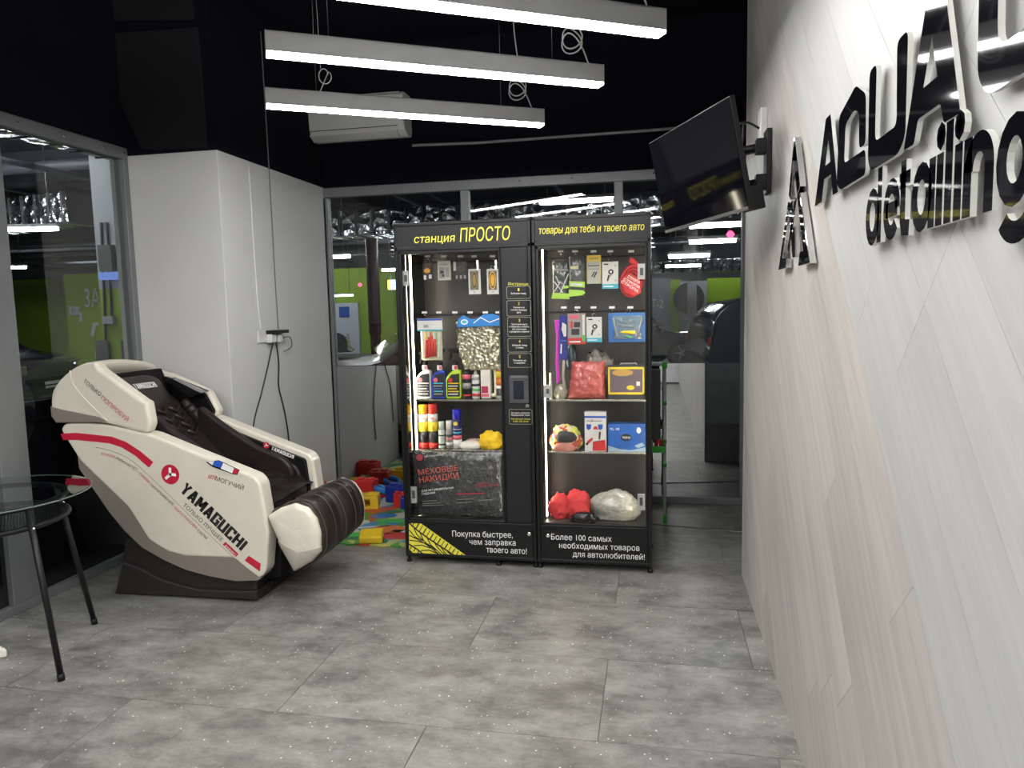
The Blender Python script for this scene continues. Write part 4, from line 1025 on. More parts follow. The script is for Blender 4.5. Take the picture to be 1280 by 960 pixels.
def spray(px0, px1, pybase, pysh, pytop, bodyM, capM, label, disc, lines, zb, flip=1):
    x0, z0 = W2(px0, pybase); x1, _ = W2(px1, pybase); _, zs = W2(px0, pysh); _, zt = W2(px0, pytop); z0 = zb
    w_ = x1-x0; cx = (x0+x1)/2; y = YP+.03
    t = thing('spray_bottle', label, 'bottle', (cx, y, z0), group='trigger spray bottles on the upper shelf')
    pl = roundpoly([(x0, z0), (x1, z0), (x1, zs+.012), (x1-.35*w_, zs+.018), (x0+.3*w_, zs), (x0, zs-.035)], .012)
    q = MB(); q.prism(pl, XZ, y-.026, y+.026, .010, seg=3); q.build('bottle', bodyM, t)
    q = MB(); nx = cx+.12*w_
    q.lathe([(.018, zs), (.017, zs+.02), (.0135, zs+.03), (.0135, zs+.045)], (nx, y, 0), 14); q.build('neck', bodyM, t)
    q = MB(); q.lathe([(.016, zs+.04), (.0165, zs+.062), (.012, zs+.07)], (nx, y, 0), 14)
    q.prism(roundpoly([(nx-.020, zt-.03), (nx+.028, zt-.028), (nx+.030, zt), (nx-.036, zt), (nx-.040, zt-.014)], .006), XZ, y-.012, y+.012, .004)
    q.prism(roundpoly([(nx-.030, zt-.028), (nx-.022, zt-.028), (nx-.020, zt-.055), (nx-.030, zt-.075), (nx-.036, zt-.073)], .003), XZ, y-.008, y+.008, .002); q.build('trigger_head', capM, t)
    a, b = x0+.12*w_, x1-.06*w_
    pl = roundpoly([(a, z0+.012), (b, z0+.012), (b, zs-.005), (x0+.4*w_, zs-.012), (a, zs-.045)], .006)
    decal(t, [(u, y-.026, v) for u, v in pl], LBK, FN, .0010, 'label_panel')
    c = (x0+.34*w_, zs-.045)
    decal(t, [(c[0]+.014*cos(k*pi/9), y-.026, c[1]+.014*sin(k*pi/9)) for k in range(18)], disc, FN, .002, 'label_disc')
    for k in range(5):
        zz = zs-.068-.0165*k
        if zz < z0+.018: break
        pr(t, a+.006, zz, b-.006-.006*(k % 3), zz+.0065, y-.026, lines[k % len(lines)], 'label_line', .002)
    pr(t, nx-.016, zs+.015, nx+.016, zs+.045, y-.016, LWH, 'collar_card', .001)
    pr(t, nx-.002, zs+.020, nx+.014, zs+.042, y-.0165, disc, 'collar_print', .0015)
    return t
ZA, ZB = ZS[0]-.004, ZS[1]-.004
spray(519.5, 538.5, 497, 466, 440, mat('bottle_white', (.62, .62, .60), .25), BLKPL, 'white trigger spray bottle with black label, leftmost on the upper shelf', LPK, [LWH, LGY], ZA)
spray(539, 556.5, 497, 466, 436, mat('bottle_blue', (.02, .05, .32), .2), BLKPL, 'dark blue trigger spray bottle between the white and the lime ones', LPK, [LCY, LGY, LBL], ZA)
spray(557, 576, 497, 466, 436, mat('bottle_lime', (.42, .62, .04), .25), BLKPL, 'lime green trigger spray bottle with black and yellow label', LRED, [LYE, LWH, LYE], ZA)
def cyl(px0, px1, pyb, pyt, zb, label, cat, nm, bodyM, bands, capfrac=.2, capM=None, group=None, capr=.86, y=YP+.02, noz=False):
    x0, _ = W2(px0, pyb, y); x1, _ = W2(px1, pyb, y); _, zt = W2(px0, pyt, y); z0 = zb; h = zt-z0; r = (x1-x0)/2; cx = (x0+x1)/2; yy = y+r-.01
    t = thing(nm, label, cat, (cx, yy, z0), group=group)
    hb = h*(1-capfrac); q = MB()
    q.lathe([(r*.9, z0), (r, z0+.003), (r, z0+hb-.012), (r*.97, z0+hb-.006), (r*capr*.9, z0+hb)], (cx, yy, 0), 24); q.build('body', bodyM, t)
    q = MB(); rc = r*capr
    if noz:
        q.lathe([(rc*.55, z0+hb-.002), (rc*.5, z0+hb+.01), (rc*.30, z0+hb+.018), (rc*.3, zt-.014)], (cx, yy, 0), 14)
        q.prism(roundpoly([(cx-r*.55, zt-.016), (cx+r*.35, zt-.016), (cx+r*.35, zt), (cx-r*.35, zt+.001)], .003), XZ, yy-.006, yy+.006, .002)
    else: q.lathe([(rc, z0+hb-.004), (rc, zt-.006), (rc*.92, zt-.001), (.001, zt)], (cx, yy, 0), 24)
    q.build('cap', capM or bodyM, t)
    for a, b, M in bands:
        q = MB(); n = 24; R = r+.0006
        for k in range(2, 23):
            pass
        q.lathe([(R, z0+h*a), (R, z0+h*b)], (cx, yy, 0), 24); q.build('label_band', M, t)
    return t, cx, yy, r, z0, zt
cyl(577.5, 588.5, 497, 450, ZA, 'black pump bottle with pink label beside the lime spray', 'bottle', 'pump_bottle', LBK, [(.5, .62, LPK), (.25, .40, LGY), (.06, .10, LRED)], .27, BLKPL, noz=True)
cyl(589.5, 599.5, 497, 447, ZA, 'white fine-mist bottle with green and red label bands', 'bottle', 'mist_bottle', mat('bottle_white', (.62, .62, .60)), [(.45, .52, LGY), (.3, .36, LBK), (.18, .24, LGN), (.05, .12, LRED)], .42, mat('bottle_white', (.62, .62, .60)), noz=True)
# jug with handle
x0, _ = W2(601, 497); x1, _ = W2(620, 497); z0 = ZA; _, zt = W2(601, 447); y = YP+.03
t = thing('plastic_jug', 'white handled jug with a crimson cap on the upper shelf', 'jug', ((x0+x1)/2, y, z0))
w_ = x1-x0; JW = mat('jug_white', (.66, .63, .58), .3)
q = MB(); q.prism(roundpoly([(x0, z0), (x0+.66*w_, z0), (x0+.66*w_, zt-.045), (x0+.5*w_, zt-.02), (x0+.06*w_, zt-.02), (x0, zt-.05)], .012), XZ, y-.03, y+.03, .01, seg=3); q.build('body', JW, t)
q = MB(); q.tube(spline([(x0+.5*w_, y, zt-.028), (x0+.78*w_, y, zt-.045), (x0+.92*w_, y, zt-.09), (x0+.93*w_, y, z0+.03), (x0+.65*w_, y, z0+.02)], 5, False), .012, 8); q.build('handle', mat('jug_pale_yellow', (.70, .68, .45), .3), t)
q = MB(); q.lathe([(.019, zt-.024), (.019, zt-.003), (.017, zt)], (x0+.27*w_, y, 0), 16); q.build('cap', LRED, t)
pr(t, x0+.06*w_, z0+.035, x0+.5*w_, z0+.075, y-.03, mat('label_crimson', (.42, .02, .08), .4)); pr(t, x0+.05*w_, z0+.012, x0+.55*w_, z0+.03, y-.03, LPK)
cyl(619.5, 629.5, 497, 440, ZA, 'tall orange and white tube at the right end of the upper shelf', 'tube', 'wipes_tube', mat('tube_orange', (.70, .16, .06), .35), [(.30, .42, LOR), (.45, .58, mat('tube_yellow', (.8, .6, .02))), (.62, .72, LWH), (.0, .28, LWH), (.06, .22, LBK)], .22, mat('tube_coral', (.72, .20, .12), .35), capr=.97)
cans = [(523, 534.5, 558, 506, 'tall aerosol can with a yellow cap on the middle shelf', mat('can_yellow_cap', (.80, .50, .02), .35), LRED, [(.12, .38, LBK), (.38, .60, LYE), (.60, .78, LWH), (.03, .1, LRED)], .19),
        (535.3, 547, 558, 505.5, 'tall aerosol can with a red cap beside the yellow-capped one', mat('can_red_cap', (.62, .03, .02), .35), LRED, [(.12, .38, LBK), (.38, .60, LYE), (.60, .78, LWH), (.03, .1, LRED)], .21)]
for a, b, c_, d, l, cm, bm_, bd, cf in cans: 
    t, cx, yy, r, z0, zt = cyl(a, b, c_, d, ZB, l, 'aerosol can', 'aerosol_can', bm_, bd, cf, cm, capr=.95, group='tall aerosol cans on the middle shelf')
    text(t, 'tilak' if 'yellow' in l else 'jelak', LRED, (cx-r*.75, yy-r-.001, z0+.66*(zt-z0)), (cx+r*.75, yy-r-.001, z0+.66*(zt-z0)), .016, FN, bold=.03, lift=.0005)
cyl(548, 556, 558.5, 527, ZB, 'small pale green capped aerosol can with black spots', 'aerosol can', 'small_aerosol_can', mat('can_mint', (.52, .60, .54), .3), [(.1, .16, LBK), (.45, .5, LBK)], .3, mat('can_mint', (.5, .6, .5)))
cyl(557, 566, 558.5, 526, ZB, 'small grey and white capped aerosol can', 'aerosol can', 'small_aerosol_can', mat('can_grey', (.22, .21, .20), .35), [(.1, .2, LWH), (.3, .36, LPK), (.42, .5, LBK)], .3, mat('cap_white', (.66, .66, .62), .3))
t, cx, yy, r, z0, zt = cyl(565.5, 576.5, 558.5, 512, ZB, 'aerosol can with a bright blue cap and yellow disc', 'aerosol can', 'aerosol_can', mat('can_navy', (.015, .02, .12), .3), [(0, .22, LWH), (.22, .33, LPK), (.38, .42, LCY), (.48, .5, LWH)], .24, mat('cap_blue', (.01, .01, .45), .3), capr=.97, group=None)
decal(t, [(cx+.014*cos(k*pi/9), yy-r-.002, z0+.64*(zt-z0)+.012*sin(k*pi/9)) for k in range(18)], LYE, FN, .0005, 'label_disc')

def pouch(nm, label, cat, px0, py0, px1, py1, y, M, th=.015, wr=.003, wf=40, taper=0, group=None, parent=None, zbase=None, nx=18, nz=18, shape=None):
    """soft bag bulging from a rectangle in the picture plane y"""
    x0, z1 = W2(px0, py0, y); x1, z0 = W2(px1, py1, y)
    if zbase is not None: z0 = zbase
    bm = bmesh.new(); F_ = []; B_ = []
    for i in range(nx+1):
        f, b = [], []
        for j in range(nz+1):
            u, v = 2*i/nx-1, 2*j/nz-1
            e = max(0, (1-abs(u)**3))*max(0, (1-abs(v)**4)); e = e**.6
            n = noise.noise(Vector((u*3+px0, v*3, wf)))*.6+noise.noise(Vector((u*8+px0, v*8, 2)))*.4
            x = (x0+x1)/2+u*(x1-x0)/2*(1-taper*(v+1)/2*1.0); z = (z0+z1)/2+v*(z1-z0)/2
            if shape: x, z = shape(u, v, x, z)
            x += wr*.8*noise.noise(Vector((v*4, px0, u))); z += (wr*.8*noise.noise(Vector((u*4, px1, v))) if v > -.9 or zbase is None else 0)
            f.append(bm.verts.new((x, y-th*e-wr*n*2*(e > .02), z))); b.append(bm.verts.new((x, y+.002+th*.8*e, z)))
        F_.append(f); B_.append(b)
    for i in range(nx):
        for j in range(nz):
            bm.faces.new((F_[i][j], F_[i+1][j], F_[i+1][j+1], F_[i][j+1])).smooth = True
            bm.faces.new((B_[i][j], B_[i][j+1], B_[i+1][j+1], B_[i+1][j])).smooth = True
    for i in range(nx):
        for j in (0, nz): bm.faces.new((F_[i][j], F_[i+1][j], B_[i+1][j], B_[i][j]))
    for i in range(nz):
        for j in (0, nx): bm.faces.new((F_[j][i], F_[j][i+1], B_[j][i+1], B_[j][i]))
    bmesh.ops.recalc_face_normals(bm, faces=bm.faces[:])
    return link(nm, bm, M, parent, label=label, cat=cat, group=group)
def heap(nm, label, cat, px0, py0, px1, zb, y, M, dep=.06, amp=.25, fr=2.2, seed=0, parent=None, sub=4):
    x0, zt = W2(px0, py0, y); x1, _ = W2(px1, py0, y); z0 = zb
    bm = bmesh.new(); bmesh.ops.create_icosphere(bm, subdivisions=sub, radius=1)
    for v in bm.verts:
        p = v.co.copy(); n = noise.noise(p*fr+Vector((seed, 0, 0)))*amp + noise.noise(p*fr*2.7+Vector((0, seed, 0)))*amp*.5
        rdg = abs(noise.noise(p*fr*1.7+Vector((seed, 3, 0))))*amp*.8
        q_ = p*(1+n-rdg)
        zz = max(-.62, q_.z)
        v.co = Vector(((x0+x1)/2+q_.x*(x1-x0)/2, y+q_.y*dep, z0+(zz+.62)/1.55*(zt-z0)))
    for f in bm.faces: f.smooth = True
    return link(nm, bm, M, parent, label=label, cat=cat)
# white sachets and yellow cloth on the middle shelf
q = MB(); x0, _ = W2(575, 558); x1, _ = W2(604, 558)
o = heap('sachet', 'flat white sachet lying beside the blue-capped can', 'sachet', 574, 550.5, 602, ZB, YP+.01, mat('sachet_white', (.62, .58, .54), .35), .05, .12, 1.5, 3, sub=3)
o = heap('sachet', 'flat reddish sachet lying on the white one', 'sachet', 580, 548, 606, ZB+.014, YP+.07, mat('sachet_rose', (.55, .32, .26), .35), .04, .12, 1.5, 5, sub=3)
heap('yellow_cloth', 'crumpled bright yellow cloth at the right end of the middle shelf', 'cloth', 598, 539, 632, ZB, YP+.02, mat('yellow_fabric', (.80, .52, .01), .7, var=.12), .06, .24, 2.0, 9)
# black packed fur covers at the bottom left
BAG = film_mat('black_wrapped_pack', (.030, .031, .033), .12, 26, .45, .35)
sx = lambda u, v, x, z: (x, z)
pk = thing('fur_cover_pack', 'large black wrapped pack with red lettering on the cabinet floor', 'package', (-1.15, 4.2, .252))
pouch('pack', None, None, 514, 562.5, 631.5, 650, 4.16, BAG, .035, .006, 3, parent=pk, zbase=.252, nx=30, nz=26)
YK = 4.118
kt = lambda s, M, a, b, h, **k: ptext(pk, s, M, a, b, h, YK, bold=.006, **k)
SAL = mat('print_salmon_red', (.62, .10, .07), .45)
kt('МЕХОВЫЕ', SAL, (523.5, 593.8), (573, 588), 6.6); kt('НАКИДКИ', SAL, (524.8, 603.6), (573.5, 597.4), 6.8)
kt('ДЛЯ АВТОМОБИЛЬНЫХ', WHT, (527, 615), (567.5, 610.6), 2.3); kt('СИДЕНИЙ', WHT, (527.3, 618.6), (544, 616.8), 2.3)
kt('МОТОРИНГРАЙТ', WHT, (531, 571.8), (555.5, 569.0), 1.9)
cc = P(524.6, 571.8, 1, YK); decal(pk, [(cc.x+.021*cos(k*pi/10), YK, cc.z+.021*sin(k*pi/10)) for k in range(20)], mat('print_dim_red', (.36, .04, .06), .45), FN, .001, 'logo_disc')
kt('ЦВЕТ:', REDP, (595, 606), (611, 604.8), 2.0); kt('ТЁМНО-СЕРЫЙ', REDP, (595, 609.6), (623, 607.0), 2.4)
DG = mat('print_grey', (.16, .16, .16), .45)
for i, (a, b, yy) in enumerate(((528.5, 546, 627), (528.5, 550, 630), (528.5, 555, 632.5), (570, 592, 625), (570, 590, 629), (598, 616, 626), (570, 605, 618))):
    p0, p1 = P(a, yy, 1, YK), P(b, yy-1, 1, YK); decal(pk, [p0, p1, p1+Vector((0, 0, .005)), p0+Vector((0, 0, .005))], REDP if i == 6 else DG, FN, .001, 'fine_print')

# hanging cards
def card(px0, py0, px1, py1, label, cat, nm, M, prints, y=4.20, group=None, lean=0, th=.006):
    x0, z1 = W2(px0, py0, y); x1, z0 = W2(px1, py1, y)
    t = thing(nm, label, cat, ((x0+x1)/2, y, z0), group=group)
    box('card', (x0, y-th, z0), (x1, y, z1), M, t, bev=.001)
    q = MB(); q.tube([((x0+x1)/2+.012*cos(k*pi/6), y-.002, z1+.008+.012*sin(k*pi/6)) for k in range(12)], .0012, 5, closed=True); q.build('hang_loop', CHROME, t)
    w_, h_ = x1-x0, z1-z0
    for i, pp in enumerate(prints):
        k, M2 = pp[0], pp[1]; L_ = .0010+.0004*i
        if k == 'r': _, _, a, b, c, d = pp; pr(t, x0+a*w_, z0+b*h_, x0+c*w_, z0+d*h_, y-th, M2, bump=L_)
        elif k == 'o':
            _, _, a, b, c, d = pp
            decal(t, [(x0+w_*(a+c*cos(j*pi/12)), y-th, z0+h_*(b+d*sin(j*pi/12))) for j in range(24)], M2, FN, L_, 'print')
        elif k == 'p': decal(t, [(x0+w_*a, y-th, z0+h_*b) for a, b in pp[2]], M2, FN, L_, 'print')
        elif k == 't': _, _, a, b, c, hh, s = pp; text(t, s, M2, (x0+a*w_, y-th, z0+b*h_), (x0+c*w_, y-th, z0+b*h_), hh*h_, FN, lift=L_, bold=.01)
    return t
BRN = mat('label_brown', (.10, .045, .03), .4)
card(528.5, 328.5, 541.5, 350.5, 'small black air freshener card with an orange oval, leftmost on the top hooks', 'card', 'air_freshener', LBK, [('r', BRN, .2, .72, .9, .97), ('o', LOR, .45, .55, .34, .15), ('o', LYE, .45, .55, .24, .09), ('r', LWH, .1, .05, .35, .3), ('r', LWH, .6, .1, .9, .32)])
card(547, 326.5, 564, 350, 'grey and white air freshener packet, second on the top hooks', 'card', 'air_freshener', mat('card_cream', (.55, .53, .46), .45), [('r', LGY, .12, .1, .55, .68), ('r', LBK, .2, .35, .45, .5), ('r', LGY, .6, .15, .9, .65), ('o', LBK, .42, .25, .1, .07), ('r', LGY, .2, .78, .8, .84)])
card(569, 327, 584, 349.5, 'black and brown air freshener card, third on the top hooks', 'card', 'air_freshener', LBK, [('r', LWH, -.15, .5, .08, .98), ('o', BRN, .5, .6, .32, .14), ('o', LBK, .5, .6, .2, .07), ('r', LGY, .05, .06, .2, .24), ('r', LGY, .4, .06, .58, .24), ('r', LGY, .75, .06, .92, .24)])
GD = mat('dull_gold', (.30, .20, .04), .4, .3); GB = mat('bright_gold', (.70, .38, .03), .4, .2)
for (a, b), gm, lb in (((585.5, 601.5), GD, 'white bordered air freshener card with a dull gold oval'), ((608.5, 624.5), GB, 'white bordered air freshener card with a bright gold oval, rightmost on the top hooks')):
    card(a, 336.5, b, 367.5, lb, 'card', 'air_freshener', mat('card_white', (.60, .60, .58), .35), [('r', LGY, .12, .16, .84, .93), ('r', mat('card_slate', (.10, .10, .09)), .16, .19, .8, .9), ('o', gm, .48, .55, .27, .36), ('o', LBK, .48, .55, .2, .3), ('o', gm, .48, .55, .15, .24), ('r', LGY, .42, .06, .56, .1)], y=4.2)
    vpx('hook', a+10, 325, a+13, 337, 4.197, .004, HK, bev=0)
# glove packet
GP = thing('glove_packet', 'clear packet of striped cloths with a red glove under a white and blue header', 'packet', (-1.36, 4.21, 1.2))
x0, z1 = W2(523, 398.5); x1, z0 = W2(554.5, 413)
pouch('packet', None, None, 525.5, 411, 553.5, 450, 4.215, film_mat('cream_striped_wrap', (.50, .50, .36), .2, 40, .3, .25), .015, .002, parent=GP)
q = MB(); q.box((x0, 4.198, z0), (x1, 4.203, z1), .001); q.build('header', LWH, GP)
pr(GP, x0, z1-.012, x1, z1-.001, 4.198, LBL); pr(GP, x0, z0, x1, z0+.008, 4.198, LCY); pr(GP, x0+.04, z0+.02, x0+.07, z0+.035, 4.198, LGY); 
for i in range(7):
    a, b = W2(529+i*3.4, 415, 4.20), W2(530.5+i*3.1, 446, 4.20); M2 = (LWH, LYE, LWH, LRED, LWH, LGN, LWH)[i]
    decal(GP, [(a[0]-.0035, 4.194, a[1]), (a[0]+.0035, 4.194, a[1]), (b[0]+.0035, 4.194, b[1]), (b[0]-.0035, 4.194, b[1])], M2, FN, .004, 'stripe')
gl = MB()
def gpt(a, b): p = P(a, b, 1, 4.19); return (p.x, p.y, p.z)
for a, b, c_, d in ((533.5, 447, 533.2, 425), (536.5, 446, 536.2, 421), (540, 446, 539.5, 420), (543.5, 445, 543.5, 424), (535, 445, 543, 436)):
    gl.tube([gpt(a, b), gpt((a+c_)/2, (b+d)/2), gpt(c_, d)], [.012, .011, .007], 8)
gl.build('glove', mat('red_knit', (.52, .05, .04), .8, bump=.3), GP)
# silver sponge bag with blue header
sb = thing('sponge_bag', 'big clear bag of grey-gold foil with a wavy blue header', 'bag', (-1.02, 4.22, 1.2))
pouch('bag', None, None, 570, 402, 628.5, 462, 4.225, foil_mat('crinkled_foil_wrap', (.42, .40, .30), 45, 1.0, .15, .7), .02, .006, parent=sb, nx=26, nz=26, shape=lambda u, v, x, z: (x+(.045 if u < 0 else -.0)*(-u)*max(0, -v), z))
x0, z1 = W2(571, 393, 4.2); x1, z0 = W2(628, 408, 4.2)
top_ = [(x0, z0), (x1, z0+.005), (x1, z1-.02), (x0+(x1-x0)*.8, z1), (x0+(x1-x0)*.6, z1-.004), (x0+(x1-x0)*.42, z1-.03), (x0+(x1-x0)*.3, z1-.028), (x0+(x1-x0)*.15, z1-.004), (x0+.01, z1-.03)]
q = MB(); q.prism(top_, XZ, 4.190, 4.198, .002); q.build('header', mat('header_blue', (.03, .22, .60), .25), sb)
c = W2(580.5, 402.5, 4.19); decal(sb, [(c[0]+.022*cos(j*pi/10), 4.19, c[1]+.016*sin(j*pi/10)) for j in range(20)], WHT, FN, .001, 'print'); decal(sb, [(c[0]+.016*cos(j*pi/10), 4.19, c[1]+.010*sin(j*pi/10)) for j in range(20)], LCY, FN, .0016, 'print')
for a, b, c_, d in ((592, 404, 601, 397), (601, 397, 612, 403), (612, 403, 625, 398)):
    p0, p1 = W2(a, b, 4.19), W2(c_, d, 4.19); decal(sb, [(p0[0], 4.19, p0[1]-.002), (p1[0], 4.19, p1[1]-.002), (p1[0], 4.19, p1[1]+.003), (p0[0], 4.19, p0[1]+.003)], WHT, FN, .001, 'print')

# --- right cabinet, top hooks
GBM = film_mat('green_black_wrap', (.05, .06, .06), .12, 40, .5, .6)
t = thing('wrapped_set', 'clear packet with a white crossed print and green base, leftmost of the right top hooks', 'packet', (-.52, 4.215, 1.56))
pouch('packet', None, None, 690, 326, 711.5, 373, 4.22, GBM, .012, .003, parent=t)
LIM = mat('print_lime', (.36, .62, .05), .35)
def tp(par, pts, M, y, lift=.0016, nm='print'): decal(par, [P(a, b, 1, y) for a, b in pts], M, FN, lift, nm)
tp(t, [(689, 373), (712, 374), (711, 367), (691, 366)], LIM, 4.203); tp(t, [(704, 361), (711, 360), (711, 357), (704, 357)], LIM, 4.203)
for a, b, c_, d in ((692, 365, 700, 352), (692, 352, 703, 366), (700, 366, 710, 342), (694, 345, 698, 354)):
    p0, p1 = P(a, b, 1, 4.203), P(c_, d, 1, 4.203); decal(t, [p0, p0+Vector((.006, 0, 0)), p1+Vector((.006, 0, 0)), p1], LWH, FN, .002, 'print')
tp(t, [(694, 339), (710, 339), (710, 336), (694, 336)], LGY, 4.203)
t = thing('wrapped_set', 'dark packet with two bright green label bands, second of the right top hooks', 'packet', (-.45, 4.21, 1.56))
pouch('packet', None, None, 711.5, 321, 731, 372, 4.205, GBM, .012, .003, parent=t)
tp(t, [(711.5, 358), (731, 359.5), (731, 352), (711.5, 351.5)], LIM, 4.188); tp(t, [(711, 371), (728, 369), (732, 366), (729, 363), (711, 362)], LIM, 4.188); tp(t, [(713, 336.5), (723, 336.5), (723, 332), (713, 333)], mat('print_cream', (.6, .6, .35)), 4.188)
tp(t, [(713, 357), (728, 357.3), (728, 354.5), (713, 354)], LWH, 4.188, .0025)
card(733.5, 319.5, 751.5, 354.5, 'yellow-topped grey card of wiper blades, third of the right top hooks', 'card', 'accessory_card', mat('card_grey', (.42, .42, .36), .4), [('r', LYE, 0, .78, 1, 1), ('r', LBK, .1, .62, .9, .65), ('r', LGY, .1, .5, .9, .54), ('p', LBK, [(.3, .25), (.4, .25), (.6, .42), (.5, .42)]), ('p', LBK, [(.45, .22), (.55, .22), (.75, .42), (.65, .42)]), ('t', BLKP, .2, .86, .8, .07, 'щетки'), ('r', LYE, 0, .0, .04, 1), ('r', LYE, .96, .0, 1, 1)], y=4.2)
def holder_card(px0, py0, px1, py1, label, y=4.195):
    return card(px0, py0, px1, py1, label, 'card', 'phone_holder_card', mat('card_white', (.60, .60, .58), .35), [('r', LCY, 0, 0, 1, .17), ('r', WHT, .08, .07, .7, .1), ('p', LBK, [(.28, .28), (.38, .28), (.5, .5), (.38, .52)]), ('o', LBK, .55, .62, .17, .1), ('o', LWH, .55, .62, .07, .045), ('p', LGY, [(.45, .5), (.62, .55), (.6, .48), (.48, .42)]), ('r', LBK, .12, .88, .4, .93), ('o', LGY, .82, .3, .05, .03), ('o', LGY, .82, .85, .05, .03)], y=y)
holder_card(752.5, 327.5, 773, 360.5, 'white and blue card showing a phone holder, fourth of the right top hooks')
# red tow strap bundle
t = thing('tow_strap', 'bundle of red tow strap with white woven lettering on the rightmost top hook', 'strap', (-.12, 4.2, 1.55))
RS = mat('red_webbing', (.42, .012, .02), .6, bump=.4, bscale=200, var=.2)
def rp(a, b, y=4.19): return P(a, b, 1, y)
for k, (r0, tl) in enumerate(((.0, 0), (.012, .2), (.024, .35))):
    pts = []
    for j in range(25):
        th = 2*pi*j/24; pts.append(rp(790+(13-k*3.0)*cos(th)-2*sin(th), 351+(19-k*4)*sin(th), 4.185+.012*k))
    q = MB(); q.tube(pts, .010, 6, closed=True); q.build('strap_loop', RS, t)
q = MB(); q.prism([(p.x, p.z) for p in (rp(774, 349), rp(787, 341), rp(800, 349), rp(802, 366), rp(792, 371), rp(780, 366))], XZ, 4.160, 4.19, .008); q.build('folded_strap', RS, t)
q = MB(); q.prism([(p.x, p.z) for p in (rp(788, 322), rp(791, 322), rp(798, 329), rp(797, 333), rp(786, 328))], XZ, 4.175, 4.186, .003); q.build('strap_loop', RS, t)
for a, b, c_, d in ((776, 353, 797, 366), (779, 350, 799, 361), (784, 347, 799, 355)):
    ptext(t, 'СТРОПА', WHT, (a, b), (c_, d), 3.2, 4.158, bold=.02)
# --- right cabinet, second hooks
MG = mat('magenta_plastic', (.55, .03, .50), .3)
q = MB(); a = [P(x, y, 1, 4.2) for x, y in ((693, 400), (699.5, 400), (698.5, 420), (698.5, 455), (700, 476), (696, 480), (694.5, 455), (695.5, 420))]
q.prism([(p.x, p.z) for p in a], XZ, 4.195, 4.215, .003); q.build('magenta_scraper', MG, label='long magenta scraper hanging at the left of the right cabinet', cat='scraper')
t = thing('brush_packet', 'long dark blue packed brush hanging beside the magenta scraper', 'brush', (-.5, 4.2, 1.25))
q = MB(); a = [P(x, y, 1, 4.2) for x, y in ((699.5, 394), (708.5, 394), (709.5, 450), (700, 450))]; q.prism([(p.x, p.z) for p in a], XZ, 4.19, 4.215, .004); q.build('packet', mat('deep_blue_wrap', (.02, .03, .22), .15, coat=.5, var=.4), t)
q = MB(); q.tube([P(705, 450, 1, 4.2), P(704, 470, 1, 4.2), P(706.5, 490, 1, 4.2)], [.008, .007, .010], 8); q.build('handle', mat('brush_grey', (.35, .33, .28), .4), t)
tp(t, [(703, 403), (708, 406), (708, 420), (705, 421), (702, 412)], LWH, 4.189); tp(t, [(701, 430), (702.5, 430), (702, 442), (700.6, 442)], WHT, 4.189); tp(t, [(701, 425), (708, 425), (708, 427), (701, 427)], LBL, 4.189)
heap('dark_cloth_packet', 'dark green and navy folded packet behind the blue brush', 'packet', 706, 429, 722, 1.14, 4.27, mat('navy_green_wrap', (.02, .04, .06), .2, var=.6, scale=60, coat=.4), .03, .1, 2, 4, sub=3)
card(709.5, 392, 732.5, 430, 'red and silver blister card of small parts, second row of the right cabinet', 'card', 'blister_card', mat('blister_silver', (.34, .27, .26), .2, coat=.5), [('r', LRED, 0, 0, 1, .2), ('r', LPK, .1, .82, .6, .95), ('r', LGY, .1, .24, .75, .78), ('r', LBK, .2, .3, .65, .5), ('r', LRED, .15, .52, .3, .75), ('r', LBK, .35, .55, .7, .72), ('r', LWH, .82, .25, .95, .95), ('r', LGN, .8, .08, .98, .3), ('r', WHT, .08, .06, .7, .1)], y=4.2)
holder_card(733, 396.5, 752.5, 427.5, 'white card showing a phone holder, hanging in the second row')
t = card(760.5, 391.5, 809.5, 427, 'blue blister card with clear tool shapes and a yellow glue tube', 'card', 'repair_kit_card', mat('card_blue', (.03, .16, .48), .3), [], y=4.215)
q = MB(); a = [P(x, y, 1, 4.2) for x, y in ((764, 395), (805, 394), (800, 404), (804, 424), (766, 424), (770, 405))]; q.prism([(p.x, p.z) for p in a], XZ, 4.195, 4.209, .005); q.build('blister', film_mat('clear_blister', (.10, .16, .24), .08, 30, .4, .5), t)
a = [P(x, y, 1, 4.19) for x, y in ((774.5, 415), (777, 413), (793, 412.5), (795, 416), (793, 419), (778, 417.5))]
q = MB(); q.tube([P(775, 415.2, 1, 4.19), P(780, 415, 1, 4.19), P(794, 415.5, 1, 4.19)], [.003, .008, .011], 8); q.build('glue_tube', LYE, t)
for s_, e_, w_ in (((766, 397), (771, 421), .006), ((803, 397), (797, 421), .006), ((775, 407), (793, 408), .004), ((776, 403), (794, 402), .003), ((782, 420), (790, 422), .005)):
    q = MB(); q.tube([P(*s_, 1, 4.192), P(*e_, 1, 4.192)], w_, 6); q.build('tool', LGN if s_[0] == 782 else LGY, t)
